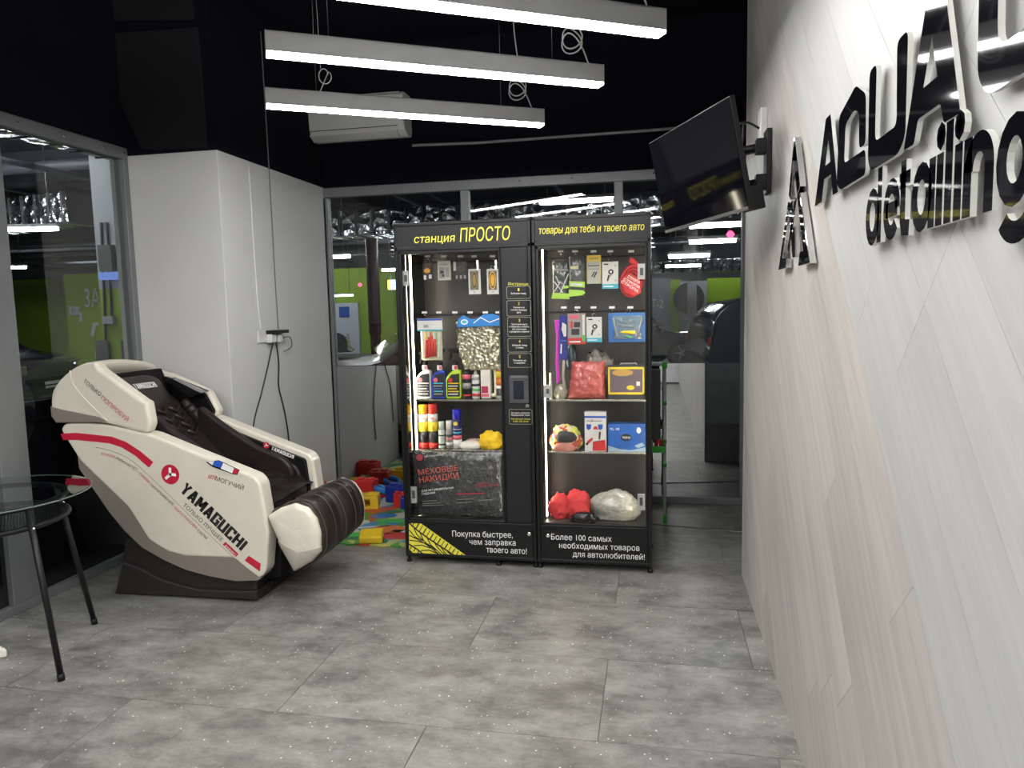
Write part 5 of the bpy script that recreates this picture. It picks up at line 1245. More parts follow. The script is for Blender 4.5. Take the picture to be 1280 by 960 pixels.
# --- upper shelf right
RB = film_mat('pink_red_wrap', (.52, .10, .09), .2, 32, .55, .35)
t = pouch('cloth_bag', 'bulging clear bag of pink-red cloths on the upper right shelf', 'bag', 709, 452, 757, 497, 4.24, RB, .05, .008, zbase=ZA, nx=26, nz=24, shape=lambda u, v, x, z: (x+.028*(v+1)*.5*(1-u)*.5, z))
heap('cloth_bag_neck', 'loose clear film crumpled above the bag of pink cloths', 'film', 730, 440, 768, ZA+.11, 4.27, film_mat('clear_crinkle', (.12, .11, .10), .08, 40, .8, .6), .03, .4, 2.5, 6, sub=3)
t = thing('tow_cable_box', 'flat case with a yellow frame and a tow cable picture on the upper right shelf', 'box', (-.16, 4.22, ZA))
x0, z1 = W2(760, 459, 4.215); x1, z0 = W2(805.5, 493, 4.215)
box('case', (x0-.004, 4.215, ZA), (x1+.004, 4.26, z1+.012), mat('case_smoke', (.05, .05, .05), .1, coat=.5), t, bev=.004)
for a, b, c_, d in ((x0, z0, x1, z0+.012), (x0, z1-.012, x1, z1), (x0, z0, x0+.010, z1), (x1-.010, z0, x1, z1)): box('yellow_frame', (a, 4.209, b), (c_, 4.2152, d), LYE, t, bev=.001)
pr(t, x0+.01, z0+.012, x1-.01, z1-.012, 4.213, mat('print_mauve_brown', (.13, .10, .12), .3))
decal(t, [((x0+x1)/2-.02+.06*cos(j*pi/12), 4.2125, z1-.032+.02*sin(j*pi/12)) for j in range(24)], mat('print_tan', (.45, .28, .08), .3), FN, .001, 'print')
decal(t, [((x0+x1)/2+.025+.022*cos(j*pi/12), 4.2125, z0+.04+.013*sin(j*pi/12)) for j in range(24)], LYE, FN, .0012, 'print')
pr(t, x1-.045, z0+.05, x1-.025, z0+.075, 4.2125, LWH)
q = MB(); q.tube([P(775, 459, 1, 4.225), P(776, 454.5, 1, 4.225), P(795, 454, 1, 4.225), P(797, 459, 1, 4.225)], .004, 6); q.build('case_handle', LGY, t)
cyl(687, 690.5, 497, 466, ZA, 'slim white bottle at the left of the upper right shelf', 'bottle', 'slim_bottle', LWH, [], .3, LWH, y=4.21)
heap('small_packet', 'small pale wrapped packet at the left of the upper right shelf', 'packet', 692, 480, 709, ZA, 4.23, film_mat('pale_wrap', (.38, .35, .27), .15, 40, .5, .3), .03, .2, 2, 8, sub=3)
# --- middle shelf right
MC = patch_mat('multicolour_wrap', [(.65, .62, .08), (.5, .5, .42), (.45, .08, .06), (.08, .3, .12), (.55, .45, .3)], 35, .2)
t = thing('rag_bundle', 'wrapped bundle of coloured rags with a dark stripe on the middle right shelf', 'bundle', (-.5, 4.24, ZB))
heap('bundle', None, None, 687, 531, 728, ZB, 4.24, MC, .055, .16, 1.8, 2, parent=t)
heap('dark_fold', None, None, 694, 538.5, 721, ZB+.055, 4.20, mat('charcoal_cloth', (.03, .03, .032), .6), .03, .12, 1.8, 2, parent=t, sub=3)
heap('red_fold', None, None, 692, 553, 719, ZB, 4.19, mat('rose_cloth', (.5, .2, .16), .6), .02, .1, 1.8, 5, parent=t, sub=3)
t = thing('degreaser_box', 'tall white carton with blue stripes and a red figure', 'box', (-.31, 4.23, ZB))
x0, z1 = W2(730.5, 515, 4.205); x1, _ = W2(757.5, 515, 4.205); z0 = ZB; w_ = x1-x0; h_ = z1-z0
box('carton', (x0, 4.205, z0), (x1, 4.26, z1), mat('carton_white', (.62, .62, .62), .4), t, bev=.002)
pr(t, x0, z0+.85*h_, x1, z0+.90*h_, 4.205, LBL); pr(t, x0+.1*w_, z0+.76*h_, x1-.2*w_, z0+.79*h_, 4.205, LGY)
text(t, '3', BLKP, (x0+.3*w_, 4.205, z0+.75*h_), (x0+.38*w_, 4.205, z0+.75*h_), .015, FN)
for a in (.18, .72): decal(t, [(x0+a*w_+.12*w_*cos(j*pi/8), 4.205, z0+.62*h_+.07*h_*sin(j*pi/8)) for j in range(16)]if 0 else [(x0+(a-.1)*w_, 4.205, z0+.69*h_), (x0+(a+.13)*w_, 4.205, z0+.69*h_), (x0+(a+.11)*w_, 4.205, z0+.58*h_), (x0+a*w_, 4.205, z0+.54*h_), (x0+(a-.08)*w_, 4.205, z0+.58*h_)][::1], LBL, FN, .001, 'print')
for pl, M in (([(.42, .5), (.62, .5), (.68, .25), (.36, .25)], LWH), ([(.38, .25), (.95, .3), (1, .02), (.36, .02)], LRED), ([(.38, .56), (.64, .56), (.56, .64), (.46, .64)], LRED), ([(.1, .25), (.36, .36), (.38, .3), (.14, .18)], LRED), ([(.05, .2), (.16, .24), (.16, .17), (.08, .15)], LBK), ([(.66, .5), (.76, .5), (.72, .3), (.64, .32)], BRN)):
    decal(t, [(x0+a*w_, 4.205, z0+b*h_) for a, b in pl][::-1] if 0 else [(x0+a*w_, 4.205, z0+b*h_) for a, b in pl], M, FN, .0014, 'print')
t = thing('glove_box', 'wide blue and white carton of gloves on the middle right shelf', 'box', (-.15, 4.23, ZB))
x0, z1 = W2(760, 530, 4.205); x1, _ = W2(807, 530, 4.205); w_ = x1-x0; h_ = z1-z0
box('carton', (x0, 4.205, z0), (x1, 4.29, z1), mat('carton_blue', (.02, .10, .38), .3, var=.25, scale=18), t, bev=.003)
decal(t, [(x0+(.48+.15*cos(j*pi/8))*w_, 4.205, z0+(.52+.13*sin(j*pi/8))*h_) for j in range(16)], LBK, FN, .001, 'print')
text(t, 'TREND', WHT, (x0+.37*w_, 4.205, z0+.48*h_), (x0+.6*w_, 4.205, z0+.48*h_), .012, FN, bold=.02, lift=.0016)
text(t, 'M/L 100', WHT, (x0+.05*w_, 4.205, z0+.78*h_), (x0+.3*w_, 4.205, z0+.78*h_), .014, FN, bold=.02)
decal(t, [(x0+(.82+.06*cos(j*pi/8))*w_, 4.205, z0+(.78+.11*sin(j*pi/8))*h_) for j in range(16)], LWH, FN, .001, 'print')
for pl in ([(0, 0), (1, 0), (1, .18), (.6, .06), (.3, .1), (0, .22)], [(.7, .22), (.9, .34), (.98, .24), (.8, .14)]): decal(t, [(x0+a*w_, 4.205, z0+b*h_) for a, b in pl], mat('print_pale_blue', (.30, .40, .50), .4), FN, .0012, 'print')
# --- cabinet floor right
RF = mat('coral_red_cloth', (.68, .045, .05), .75, var=.12)
t = thing('red_gloves', 'pair of crumpled coral red cloth gloves on the floor of the right cabinet', 'gloves', (-.5, 4.2, .252))
heap('left_glove', None, None, 686, 618, 714, .262, 4.19, RF, .06, .26, 2.2, 12, parent=t)
heap('right_glove', None, None, 703, 613, 738, .258, 4.21, RF, .06, .24, 2.0, 21, parent=t)
q = MB(); a = P(690, 650, 1, 4.13); b = P(712, 650, 1, 4.13); q.box((a.x, 4.10, .251), (b.x, 4.16, .258), .002); q.build('flat_tool', mat('grey_tool', (.18, .18, .18), .3, .5), label='flat grey strip lying in front of the red gloves', cat='tool')
heap('dark_wrap', 'small black crumpled film in front of the red gloves', 'film', 712, 640, 746, .251, 4.13, mat('black_film', (.012, .012, .013), .15), .03, .2, 2.2, 2, sub=3)
heap('grey_bag', 'pale grey knotted plastic bag with dark stuff inside on the cabinet floor', 'bag', 738, 613, 802, .252, 4.24, film_mat('pale_grey_bag', (.36, .36, .32), .22, 9, .25, .18), .08, .16, 1.7, 31)

# ================================================================== PLAY MAT AND TOYS
MM = patch_mat('play_mat_print', [(.08, .33, .05), (.55, .56, .12), (.10, .45, .10), (.55, .60, .50), (.60, .12, .04), (.03, .25, .50), (.45, .52, .20), (.06, .22, .10), (.6, .6, .55)], 7.5, .45)
pl = []
x, xe, y = -2.30, -1.53, 4.275
k = 0
while x < xe:
    pl += [(x, y+(.012 if k % 2 else 0)), (x+.05, y+(.012 if k % 2 else 0))]; x += .055; k += 1
pl += [(-1.49, 4.54), (-.95, 4.54), (-.95, 5.52), (-2.56, 5.52), (-2.56, 4.275)]
q = MB(); q.prism(pl, XY, .001, .011, .0); mt = q.build('play_mat', MM, label='bright printed foam play mat between the cabinet and the glass wall', cat='mat')
def mprint(cx, cy, rx, ry, M, rot=0):
    bm = bmesh.new(); bm.faces.new([bm.verts.new((cx+rx*cos(j*pi/10)*cos(rot)-ry*sin(j*pi/10)*sin(rot), cy+rx*cos(j*pi/10)*sin(rot)+ry*sin(j*pi/10)*cos(rot), .0122)) for j in range(20)])
    link('printed_shape', bm, M, mt)
def F0(a, b): p = P(a, b, 2, .011); return p.x, p.y
TO = mat('toy_orange', (.80, .22, .04), .4); TR = mat('toy_red', (.62, .03, .03), .35); TB_ = mat('toy_blue', (.02, .20, .62), .3); TN = mat('toy_navy', (.01, .03, .30), .35); TY = mat('toy_yellow', (.85, .58, .02), .35); TG = mat('toy_green', (.03, .40, .16), .35); TW = mat('toy_white', (.72, .74, .76), .4)
mprint(*F0(485, 662), .12, .10, TO); mprint(*F0(497, 670), .16, .07, TR); mprint(*F0(490, 651), .14, .045, mat('mat_bright_green', (.05, .55, .08), .4)); mprint(*F0(500, 664), .06, .03, TW); mprint(*F0(460, 659), .16, .02, TW, .35); mprint(*F0(480, 645), .1, .06, TB_, .2); mprint(*F0(450, 668), .1, .05, mat('mat_bright_green', (.05, .55, .08), .4), .3)
# toy blocks
def block(name, label, a, b, sx, sy, sz, rz, M, hole=False, tilt=0, z=.011):
    c = F0(a, b); t = thing(name, label, 'toy block', (c[0], c[1], z), rz, 'loose toy pieces on the play mat', local=True)
    q = MB()
    if hole:
        w = .22*sz
        q.box((-sx/2, -sy/2, 0), (sx/2, sy/2, w), .006).box((-sx/2, -sy/2, sz-w), (sx/2, sy/2, sz), .006).box((-sx/2, -sy/2, w*.9), (-sx/2+.3*sx, sy/2, sz-w*.9), .003).box((sx/2-.3*sx, -sy/2, w*.9), (sx/2, sy/2, sz-w*.9), .003).box((-sx/2+.02, sy/2-.012, w*.8), (sx/2-.02, sy/2-.004, sz-w*.8))
    else: q.box((-sx/2, -sy/2, 0), (sx/2, sy/2, sz), .008)
    q.build('body', M, t)
    for i in (-1, 1):
        q = MB(); q.lathe([(.2*sx, sz-.001), (.2*sx, sz+.012), (.17*sx, sz+.014)], (i*.25*sx, 0, 0), 14); q.build('stud', M, t)
    if tilt: t.rotation_euler = (tilt, 0, rz)
    return t
block('toy_block', 'large yellow hollow block beside the calf rest of the massage chair', 458, 634, .20, .15, .10, .25, TY, True)
q = MB(); c = F0(465, 677); q.box((-.075, -.06, .0), (.075, .06, .045), .008)
for v in q.bm.verts: v.co = Matrix.Rotation(.25, 4, 'Z') @ (Matrix.Rotation(.25, 4, 'X') @ v.co)+Vector((c[0], c[1], .03))
q.build('toy_wedge', TY, label='flat orange-yellow block near the front edge of the play mat', cat='toy block')
q = MB(); c = F0(446, 617); q.box((-.08, -.04, 0), (.08, .04, .04), .008)
for v in q.bm.verts: v.co = Matrix.Rotation(-.5, 4, 'Z') @ (Matrix.Rotation(.35, 4, 'Y') @ v.co)+Vector((c[0]+.03, c[1]-.05, .045))
q.build('toy_wedge', TY, label='tilted yellow block behind the large hollow yellow one', cat='toy block')
def ring(a, b, R, r, M, label, tilt=(0, 0), z=None):
    c = F0(a, b); q = MB(); q.tube([(R*cos(j*pi/14), R*sin(j*pi/14), 0) for j in range(28)], r, 10, closed=True)
    for v in q.bm.verts: v.co = Matrix.Rotation(tilt[0], 4, 'X') @ (Matrix.Rotation(tilt[1], 4, 'Y') @ v.co)+Vector((c[0], c[1], .013+r if z is None else z))
    q.build('toy_ring', M, label=label, cat='toy ring', smooth=True)
ring(472, 621, .055, .022, TR, 'red stacking ring under the blue one')
ring(477, 621, .060, .022, TB_, 'light blue stacking ring leaning on the red one', (-.15, .35), .075)
ring(462, 615.5, .045, .018, TY, 'yellow stacking ring close to the glass wall', (.9, 0), .07)
q = MB(); c = F0(502, 630)
block('toy_block', 'navy and red block half hidden by the left side of the cabinet', 499, 626, .17, .14, .13, -.2, TN)
block('toy_block', 'red block in front of the navy one beside the cabinet', 501, 634, .10, .05, .11, -.15, TR)
block('toy_block', 'small blue block nearest the cabinet side', 507, 636, .07, .05, .09, .1, TN)
c = (-2.33, 5.28)
q = MB(); q.lathe([(.06, 0), (.06, .06), (.048, .085), (.03, .092)], (-2.50, 5.47, .012), 24); q.build('toy_drum', TY, label='yellow round toy peeking over the calf rest', cat='toy')
for (x, y, sx, sz, rz, M, l) in ((-2.50, 5.16, .19, .17, .1, TR, 'large red block behind the calf rest'), (-2.29, 5.42, .17, .15, -.1, TR, 'second large red block near the glass wall'), (-2.46, 5.33, .10, .07, .1, TG, 'low green block by the glass wall'), (-1.72, 5.12, .2, .2, .1, TY, 'tall yellow block behind the cabinet')):
    t = thing('toy_block', l, 'toy block', (x, y, .011), rz, 'loose toy pieces on the play mat', local=True)
    box('body', (-sx/2, -.06, 0), (sx/2, .06, sz), M, t, bev=.01)
    for i in (-1, 1):
        q = MB(); q.lathe([(.2*sx, sz-.001), (.2*sx, sz+.012), (.17*sx, sz+.014)], (i*.25*sx, 0, 0), 14); q.build('stud', M, t)

# ================================================================== EASEL
es = thing('easel', 'child easel of pale tubes with green joints behind the cabinet', 'easel', (-.2, 5.15, 0))
GJ = mat('green_joint', (.04, .50, .03), .35); TU = mat('pale_tube', (.55, .57, .58), .3, .3)
for x in (.07, -.50):
    for yb_, nm in ((5.01, 'front_leg'), (5.44, 'rear_leg')):
        q = MB(); top = Vector((x+.006, 5.17 if yb_ < 5.2 else 5.20, 1.09)); bt = Vector((x, yb_, .03)); q.tube([bt, top], .0095, 10); l_ = q.build(nm, TU, es)
        q = MB(); q.tube([bt-Vector((0, 0, .028)), bt+Vector((0, 0, .03))], .014, 10); q.build('foot', GJ, l_)
        if yb_ < 5.2:
            for tt in (.35, .5, .75): 
                c = bt.lerp(top, tt); q = MB(); q.tube([c-Vector((0, .0, .014)), c+Vector((0, .0, .014))], .014, 10); q.build('clip', GJ, l_)
    q = MB(); q.box((x-.015, 5.15, 1.06), (x+.022, 5.22, 1.11), .012); q.build('corner_joint', GJ, es)
q = MB(); q.tube([(-.49, 5.18, 1.095), (.06, 5.18, 1.095)], .013, 10); q.build('top_bar', TU, es)
q = MB(); q.tube([(-.49, 5.09, .50), (.07, 5.09, .50)], .012, 8); q.build('cross_bar', GJ, es)
q = MB(); q.prism([(5.155, 1.06), (5.17, 1.06), (5.10, .55), (5.085, .55)], YZ, -.47, .045, .003); q.build('board', mat('black_board', (.008, .008, .009), .4), es)
q = MB(); q.box((-.46, 4.99, .50), (.075, 5.09, .51)).box((-.46, 4.985, .50), (.075, 4.995, .545), .003).box((.065, 4.99, .50), (.075, 5.09, .545)); q.build('tray', GJ, es)
for i, x in enumerate((-.02, .015, .045)): 
    q = MB(); q.lathe([(.012, 0), (.014, .07)], (x, 5.035, .512), 10); q.build('paint_pot', TR if i else TW, label='small %s paint pot in the green easel tray' % ('white', 'red', 'right-hand red')[i], cat='pot')

# ================================================================== CAR PARK BEYOND THE GLASS
GF = mat('garage_floor', (.15, .155, .16), .6, var=.15, scale=.7); GC = mat('garage_ceiling', (.055, .058, .066), .9, var=.2, scale=.8); GREEN = mat('garage_green', (.27, .42, .02), .6, var=.05, scale=1); GW = mat('garage_white', (.40, .41, .43), .7, var=.05, scale=1)
gar = box('garage_floor', (-45, -12, -.06), (20, 45, -.052), GF, kind='structure')
box('garage_ceiling', (-45, 5.9, 4.0), (20, 45, 4.1), GC, kind='structure'); box('garage_ceiling_side', (-45, -12, 4.0), (-3.7, 5.9, 4.1), GC, kind='structure')
box('garage_wall_back', (-45, 29, -.06), (20, 29.3, 4), mat('garage_grey_wall', (.20, .21, .22), .8, scale=.6), kind='structure')
gwl = box('garage_wall_green', (-45, 26.2, -.06), (-7.2, 26.4, 3.2), GREEN, kind='structure')
box('garage_wall_side', (-30, -12, -.06), (-29.7, 29, 4), mat('garage_grey_wall', (.2, .21, .22), .8), kind='structure')
box('garage_wall_right', (12, 6, -.06), (12.2, 29, 4), mat('garage_grey_wall', (.2, .21, .22), .8), kind='structure')
def gpx(a, b, y): p = P(a, b, 1, y); return p
# door seen through the left pane
a, b = gpx(419.5, 379, 26.1), gpx(450, 440, 26.1); dr = box('door_1', (a.x, 26.08, -.05), (b.x, 26.2, a.z), mat('garage_door_grey', (.60, .63, .70), .5), kind='structure')
box('notice', ((a.x+b.x)/2-.3, 26.05, 1.35), ((a.x+b.x)/2+.1, 26.08, 1.75), LBL, dr)
# round red-brown pipe column
a = gpx(465, 400, 19); q = MB(); q.lathe([(.14, -.05), (.14, .9), (.17, .92), (.17, 3.6)], (a.x, 19.2, 0), 18); q.build('pipe_column', mat('maroon_paint', (.10, .035, .035), .5), label='maroon round column in the car park seen through the left pane', cat='column')
# lit sign box
a, b = gpx(485, 350, 13), gpx(506, 361.5, 13); sgn = thing('light_box_sign', 'lit white and blue sign box hanging in the car park', 'sign', (a.x, 13, b.z))
box('face', (a.x, 12.98, b.z), (b.x, 13.05, a.z), emis('sign_face', (.55, .75, 1.0), .9), sgn); box('stripe', (a.x, 12.975, b.z), (a.x+.06, 12.98, a.z), emis('sign_yellow', (1, .8, .15), .8), sgn)
ptext(sgn, '←P', LBL, (490, 359), (499, 359), 6, 12.975, lift=.005)
for x in (a.x+.05, b.x-.05):
    q = MB(); q.tube([(x, 13, a.z), (x, 13, 4)], .01, 5); q.build('hanger', WIREM, sgn)
# insulated foil ducts
FO = foil_mat('duct_foil', (.72, .74, .78), 7, 1.0, .22); STR = mat('duct_strap', (.06, .06, .06), .6)
def duct(p0, p1, w_, h_, label, gap=.30, wrap=True):
    p0, p1 = Vector(p0), Vector(p1); L = (p1-p0).length; d = p1-p0
    t = thing('foil_duct', label, 'duct', p0, atan2(d.y, d.x), 'foil wrapped ducts under the car park ceiling', local=True)
    bm = bmesh.new(); n = int(L/.10); R = []
    pr_ = roundpoly([(-w_/2, -h_/2), (w_/2, -h_/2), (w_/2, h_/2), (-w_/2, h_/2)], .05, 2)
    for i in range(n+1):
        x = L*i/n; ph = abs(sin(pi*x/gap)); s = .93+.09*ph**.5
        R.append([bm.verts.new((x, u*s, v*s+.012*noise.noise(Vector((x*3, u*5, v*5))))) for u, v in pr_])
    k = len(pr_)
    for A, B in zip(R, R[1:]):
        for j in range(k): bm.faces.new((A[j], A[(j+1) % k], B[(j+1) % k], B[j]))
    bmesh.ops.recalc_face_normals(bm, faces=bm.faces[:]); link('foil_wrap', bm, FO, t)
    q = MB(); i = 0; x = gap
    while x < L: q.box((x-.012, -w_/2-.004, -h_/2-.004), (x+.012, w_/2+.004, h_/2+.004)); x += gap
    q.build('straps', STR, t, kind='stuff')
    for k_ in range(4):
        x = L*(.1+.27*k_); q = MB(); q.tube([(x, 0, h_/2-.02), (x, 0, 4.02-p0.z)], .008, 5); q.build('hanger', STR, t)
    return t
zd = gpx(450, 281, 12.2).z
duct((-9.5, 12.2, zd), (6, 12.2, zd), .7, .44, 'foil wrapped duct crossing the car park behind the back panes')
zz = gpx(870, 333, 24).z; duct((-6, 24, zz), (8, 24, zz), .6, .4, 'distant foil wrapped duct at the far right of the car park')
a, b = gpx(-30, 303, 11), gpx(121, 297, 9.2); duct((-13.0, 10.6, 3.12), (-8.2, 9.5, 3.12), .6, .44, 'foil wrapped duct seen through the left glass wall')
a = P(30, 190, 0, -5.6); duct((-5.6, 4.2, a.z+.25), (-5.2, 7.4, a.z+.25), .5, .3, 'shiny duct close above the left glass wall')
# pipes and cable trays under the ceiling
PI_ = mat('pipe_grey', (.16, .17, .19), .5, .4)
ORD = ['first', 'second', 'third', 'fourth', 'fifth', 'sixth', 'seventh', 'eighth', 'ninth', 'tenth', 'eleventh', 'twelfth']
def pipe(p0, p1, r, l):
    q = MB(); q.tube([p0, p1], r, 10); q.build('ceiling_pipe', PI_, label=l, cat='pipe', group='pipes under the car park ceiling')
rp_ = random.Random(5)
for i in range(12):
    y = 7.4+i*1.6; z = 3.5+.4*rp_.random(); pipe((-26, y, z), (11, y, z), rp_.choice((.03, .05, .08)), 'grey pipe across the car park ceiling, %s from the back glass' % ORD[i])
for i in range(7):
    x = -12+i*2.6; z = 3.5+.3*rp_.random(); pipe((x, 6.2, z), (x, 28, z), .04, 'grey pipe running away from the back glass, %s from the left' % ORD[i])
for i in range(6):
    x = -5-i*1.7; z = 3.5+.35*rp_.random(); pipe((x, -6, z), (x+.6, 14, z), .04, 'grey pipe outside the left glass wall, %s from the glass' % ORD[i])
def beam(a, b, l): box('ceiling_beam', a, b, GC, label=l, cat='beam', group='dark beams under the car park ceiling')
for y in (9.5, 16, 22.5): beam((-28, y, 3.55), (11.8, y+.35, 4.0), 'dark beam under the car park ceiling')
# tube lamps
TUBE_M = emis('tube_light', (.92, .97, 1.0), TUBE)
def tube_lamp(c, L, rz, l):
    t = thing('tube_lamp', l, 'lamp', c, rz, 'white tube lamps in the car park', local=True)
    box('tube', (-L/2, -.04, 0), (L/2, .04, .05), TUBE_M, t, bev=.01); box('housing', (-L/2-.02, -.05, .05), (L/2+.02, .05, .09), LGY, t)
    for x in (-L/2+.1, L/2-.1): 
        q = MB(); q.tube([(x, 0, .09), (x, 0, 4.0-c[2])], .006, 5); q.build('hanger', WIREM, t)
TL = ['highest in the leftmost back pane', 'lowest in the leftmost back pane', 'beside the lit sign box left of the cabinet', 'standing in for a room lamp reflection above the cabinet header', 'second under the television at the right', 'third under the television at the right', 'lowest under the television at the right', 'just below the television screen', 'standing in for a faint room lamp reflection above the cabinet']
for (x0, x1, yy, Y) in ((404, 437, 323.5, 11.2), (404, 441, 371, 22), (478, 505, 339, 15), (675, 766, 256, 9.6), (862, 920, 305, 10), (836, 887, 323, 11.2), (832, 876, 334.5, 16), (862, 932, 285.5, 8.4), (590, 640, 270, 20)):  # the two above the cabinet imitate room lamp reflections in the glass
    a, b = gpx(x0, yy, Y), gpx(x1, yy, Y); L = b.x-a.x
    tube_lamp(((a.x+b.x)/2, Y, min(3.9, a.z)), L, 0, 'white tube lamp '+TL.pop(0))
for (px_, py_, X, L) in ((15, 289, -8.6, 1.2), (64, 286, -9.6, .18), (10, 336, -13, .7)):
    p = P(px_, py_, 0, X); tube_lamp((p.x, p.y, min(3.8, p.z)), L, radians(15), 'white tube lamp through the left glass, '+('longest one', 'short stub beside the foil duct', 'lowest one')[[15, 64, 10].index(px_)])
for (x, y) in ((-18, 17), (-8, 20), (2, 24), (7, 18), (-15, 9), (-8, 3), (-12, 0), (-20, 23), (-12, 24), (-8.5, 7.6), (3.5, 9)):
    tube_lamp((x, y, 3.7), 2.4, 0, 'white tube lamp high in the car park')
# pillars
def pillar(x0, x1, y, l, zsplit=2.0, dep=.6, kind='green'):
    t = thing('car_park_pillar', l, 'pillar', ((x0+x1)/2, y, -.05))
    box('lower_part', (x0, y, -.05), (x1, y+dep, zsplit), GREEN, t, label='bright green lower part'); box('upper_part', (x0, y, zsplit), (x1, y+dep, 3.1), GW, t, label='white upper part'); return t
a, b = gpx(119, 300, 8.6), gpx(150, 300, 8.6); z1 = gpx(140, 278, 8.6).z; zs = gpx(140, 361, 8.6).z
t = thing('car_park_pillar', 'green and white pillar with cables and a blue plate, left of the grey corner', 'pillar', ((a.x+b.x)/2, 8.6, -.05))
box('lower_part', (a.x, 8.6, -.05), (b.x+.35, 9.3, zs), GREEN, t, label='bright green lower part'); box('upper_part', (a.x, 8.6, zs), (b.x+.35, 9.3, 4.0), GW, t, label='white upper part')
pt_ = t
for x0 in (128, 135):
    q = MB(); p, p2 = gpx(x0-2, 278, 8.58), gpx(x0+5, 440 if x0 == 128 else 398, 8.58); q.tube([p, p2], .016, 6); q.build('conduit', mat('dark_conduit', (.05, .05, .05), .5), t)
p = gpx(136, 345, 8.56); box('plate', (p.x-.14, 8.54, p.z-.05), (p.x+.14, 8.57, p.z+.05), emis('blue_plate', (.12, .2, .5), .35), t, label='blue lit plate'); p = gpx(133, 318, 8.56); box('cabinet', (p.x-.08, 8.5, p.z-.22), (p.x+.12, 8.58, p.z+.12), mat('grey_box', (.12, .12, .12), .5), t)
p = gpx(137, 400, 8.56); box('junction_box', (p.x-.08, 8.52, p.z-.05), (p.x+.08, 8.58, p.z+.05), GW, t)
for xx in (128, 160): p = gpx(xx, 437, 8.55); box('guard', (p.x-.09, 8.53, p.z-.25), (p.x+.1, 8.58, p.z+.12), mat('grey_box', (.12, .12, .12), .5), t)
a, b = gpx(83, 343, 12.5), gpx(122, 470, 12.5); gw2 = box('garage_wall_panel', (gpx(84, 400, 12.5).x, 12.5, -.05), (gpx(84, 400, 12.5).x+3.2, 12.7, gpx(83, 343, 12.5).z), GREEN, kind='structure')
WM = mat('white_wall_paint', (.6, .6, .6), .6)
p0, p1 = gpx(107, 384, 12.48), gpx(126, 384, 12.48); text(gw2, '3А', WM, p0, p1, .36, FN, bold=.01, lift=.01)
def wline(pts, M=WM, wd=.04, y=12.47, par=gw2):
    V = [gpx(a, b, y) for a, b in pts]; bm = bmesh.new(); L = []
    for i, p in enumerate(V):
        d = (V[min(i+1, len(V)-1)]-V[max(0, i-1)]).normalized(); n = Vector((-d.z, 0, d.x))*wd; L.append((bm.verts.new(p+n), bm.verts.new(p-n)))
    for a, b in zip(L, L[1:]): bm.faces.new((a[0], b[0], b[1], a[1]))
    link('painted_line', bm, M, par)
wline([(88, 383), (88, 392), (101, 392), (101, 402)]); wline([(93, 383), (93, 392)]); wline([(97, 383), (97, 392)]); wline([(115, 420), (118, 405), (123, 405)]); wline([(125, 430), (121, 436), (121, 446), (126, 449)])
# far right wall panels
def wpan(x0, y0, x1, y1, Y, M, nm='garage_wall_panel'):
    a, b = gpx(x0, y0, Y), gpx(x1, y1, Y); return box(nm, (a.x, Y, b.z), (b.x, Y+.1, a.z), M, kind='structure')
wpan(812, 348, 838, 410, 25, mat('garage_blue_grey', (.22, .24, .27), .7)); wpan(838, 350, 851, 420, 25, GREEN); lp = wpan(850, 352, 884, 400, 24.8, mat('garage_pale_panel', (.34, .35, .36), .7)); wpan(884, 348, 932, 377, 25, GREEN)
p = gpx(861, 373, 24.75); bm = bmesh.new(); bm.faces.new([bm.verts.new((p.x+.50*cos(j*pi/12), 24.75, p.z+.52*sin(j*pi/12))) for j in range(24)]); link('round_mark', bm, LBK, lp)
box('garage_slat', (p.x-.05, 24.7, p.z-1.4), (p.x+.25, 24.74, p.z+.5), mat('garage_pale_panel', (.34, .35, .36)), lp)
p0, p1 = gpx(814, 385, 24.9), gpx(829, 385, 24.9); text(lp, 'Т-2', WM, p0, p1, .28, FN, lift=.03)
# small red round lamps near the back
for i, (a, b, Y) in enumerate(((410, 353, 14), (450, 356, 16), (913, 293, 9))):
    p = gpx(a, b, Y); q = MB(); q.lathe([(.02, p.z-.04), (.05, p.z), (.02, p.z+.04)], (p.x, Y, 0), 12); sl = thing('signal_lamp', 'small red signal lamp, %s' % ('at the far left of the back glass', 'second from the left of the back glass', 'under the television')[i], 'lamp', (p.x, Y, p.z)); q.build('lens', emis('red_signal', (1, .05, .12), 1.6), sl); q = MB(); q.tube([(p.x, Y, p.z+.03), (p.x, Y, 4.02)], .004, 5); q.build('stem', WIREM, sl)
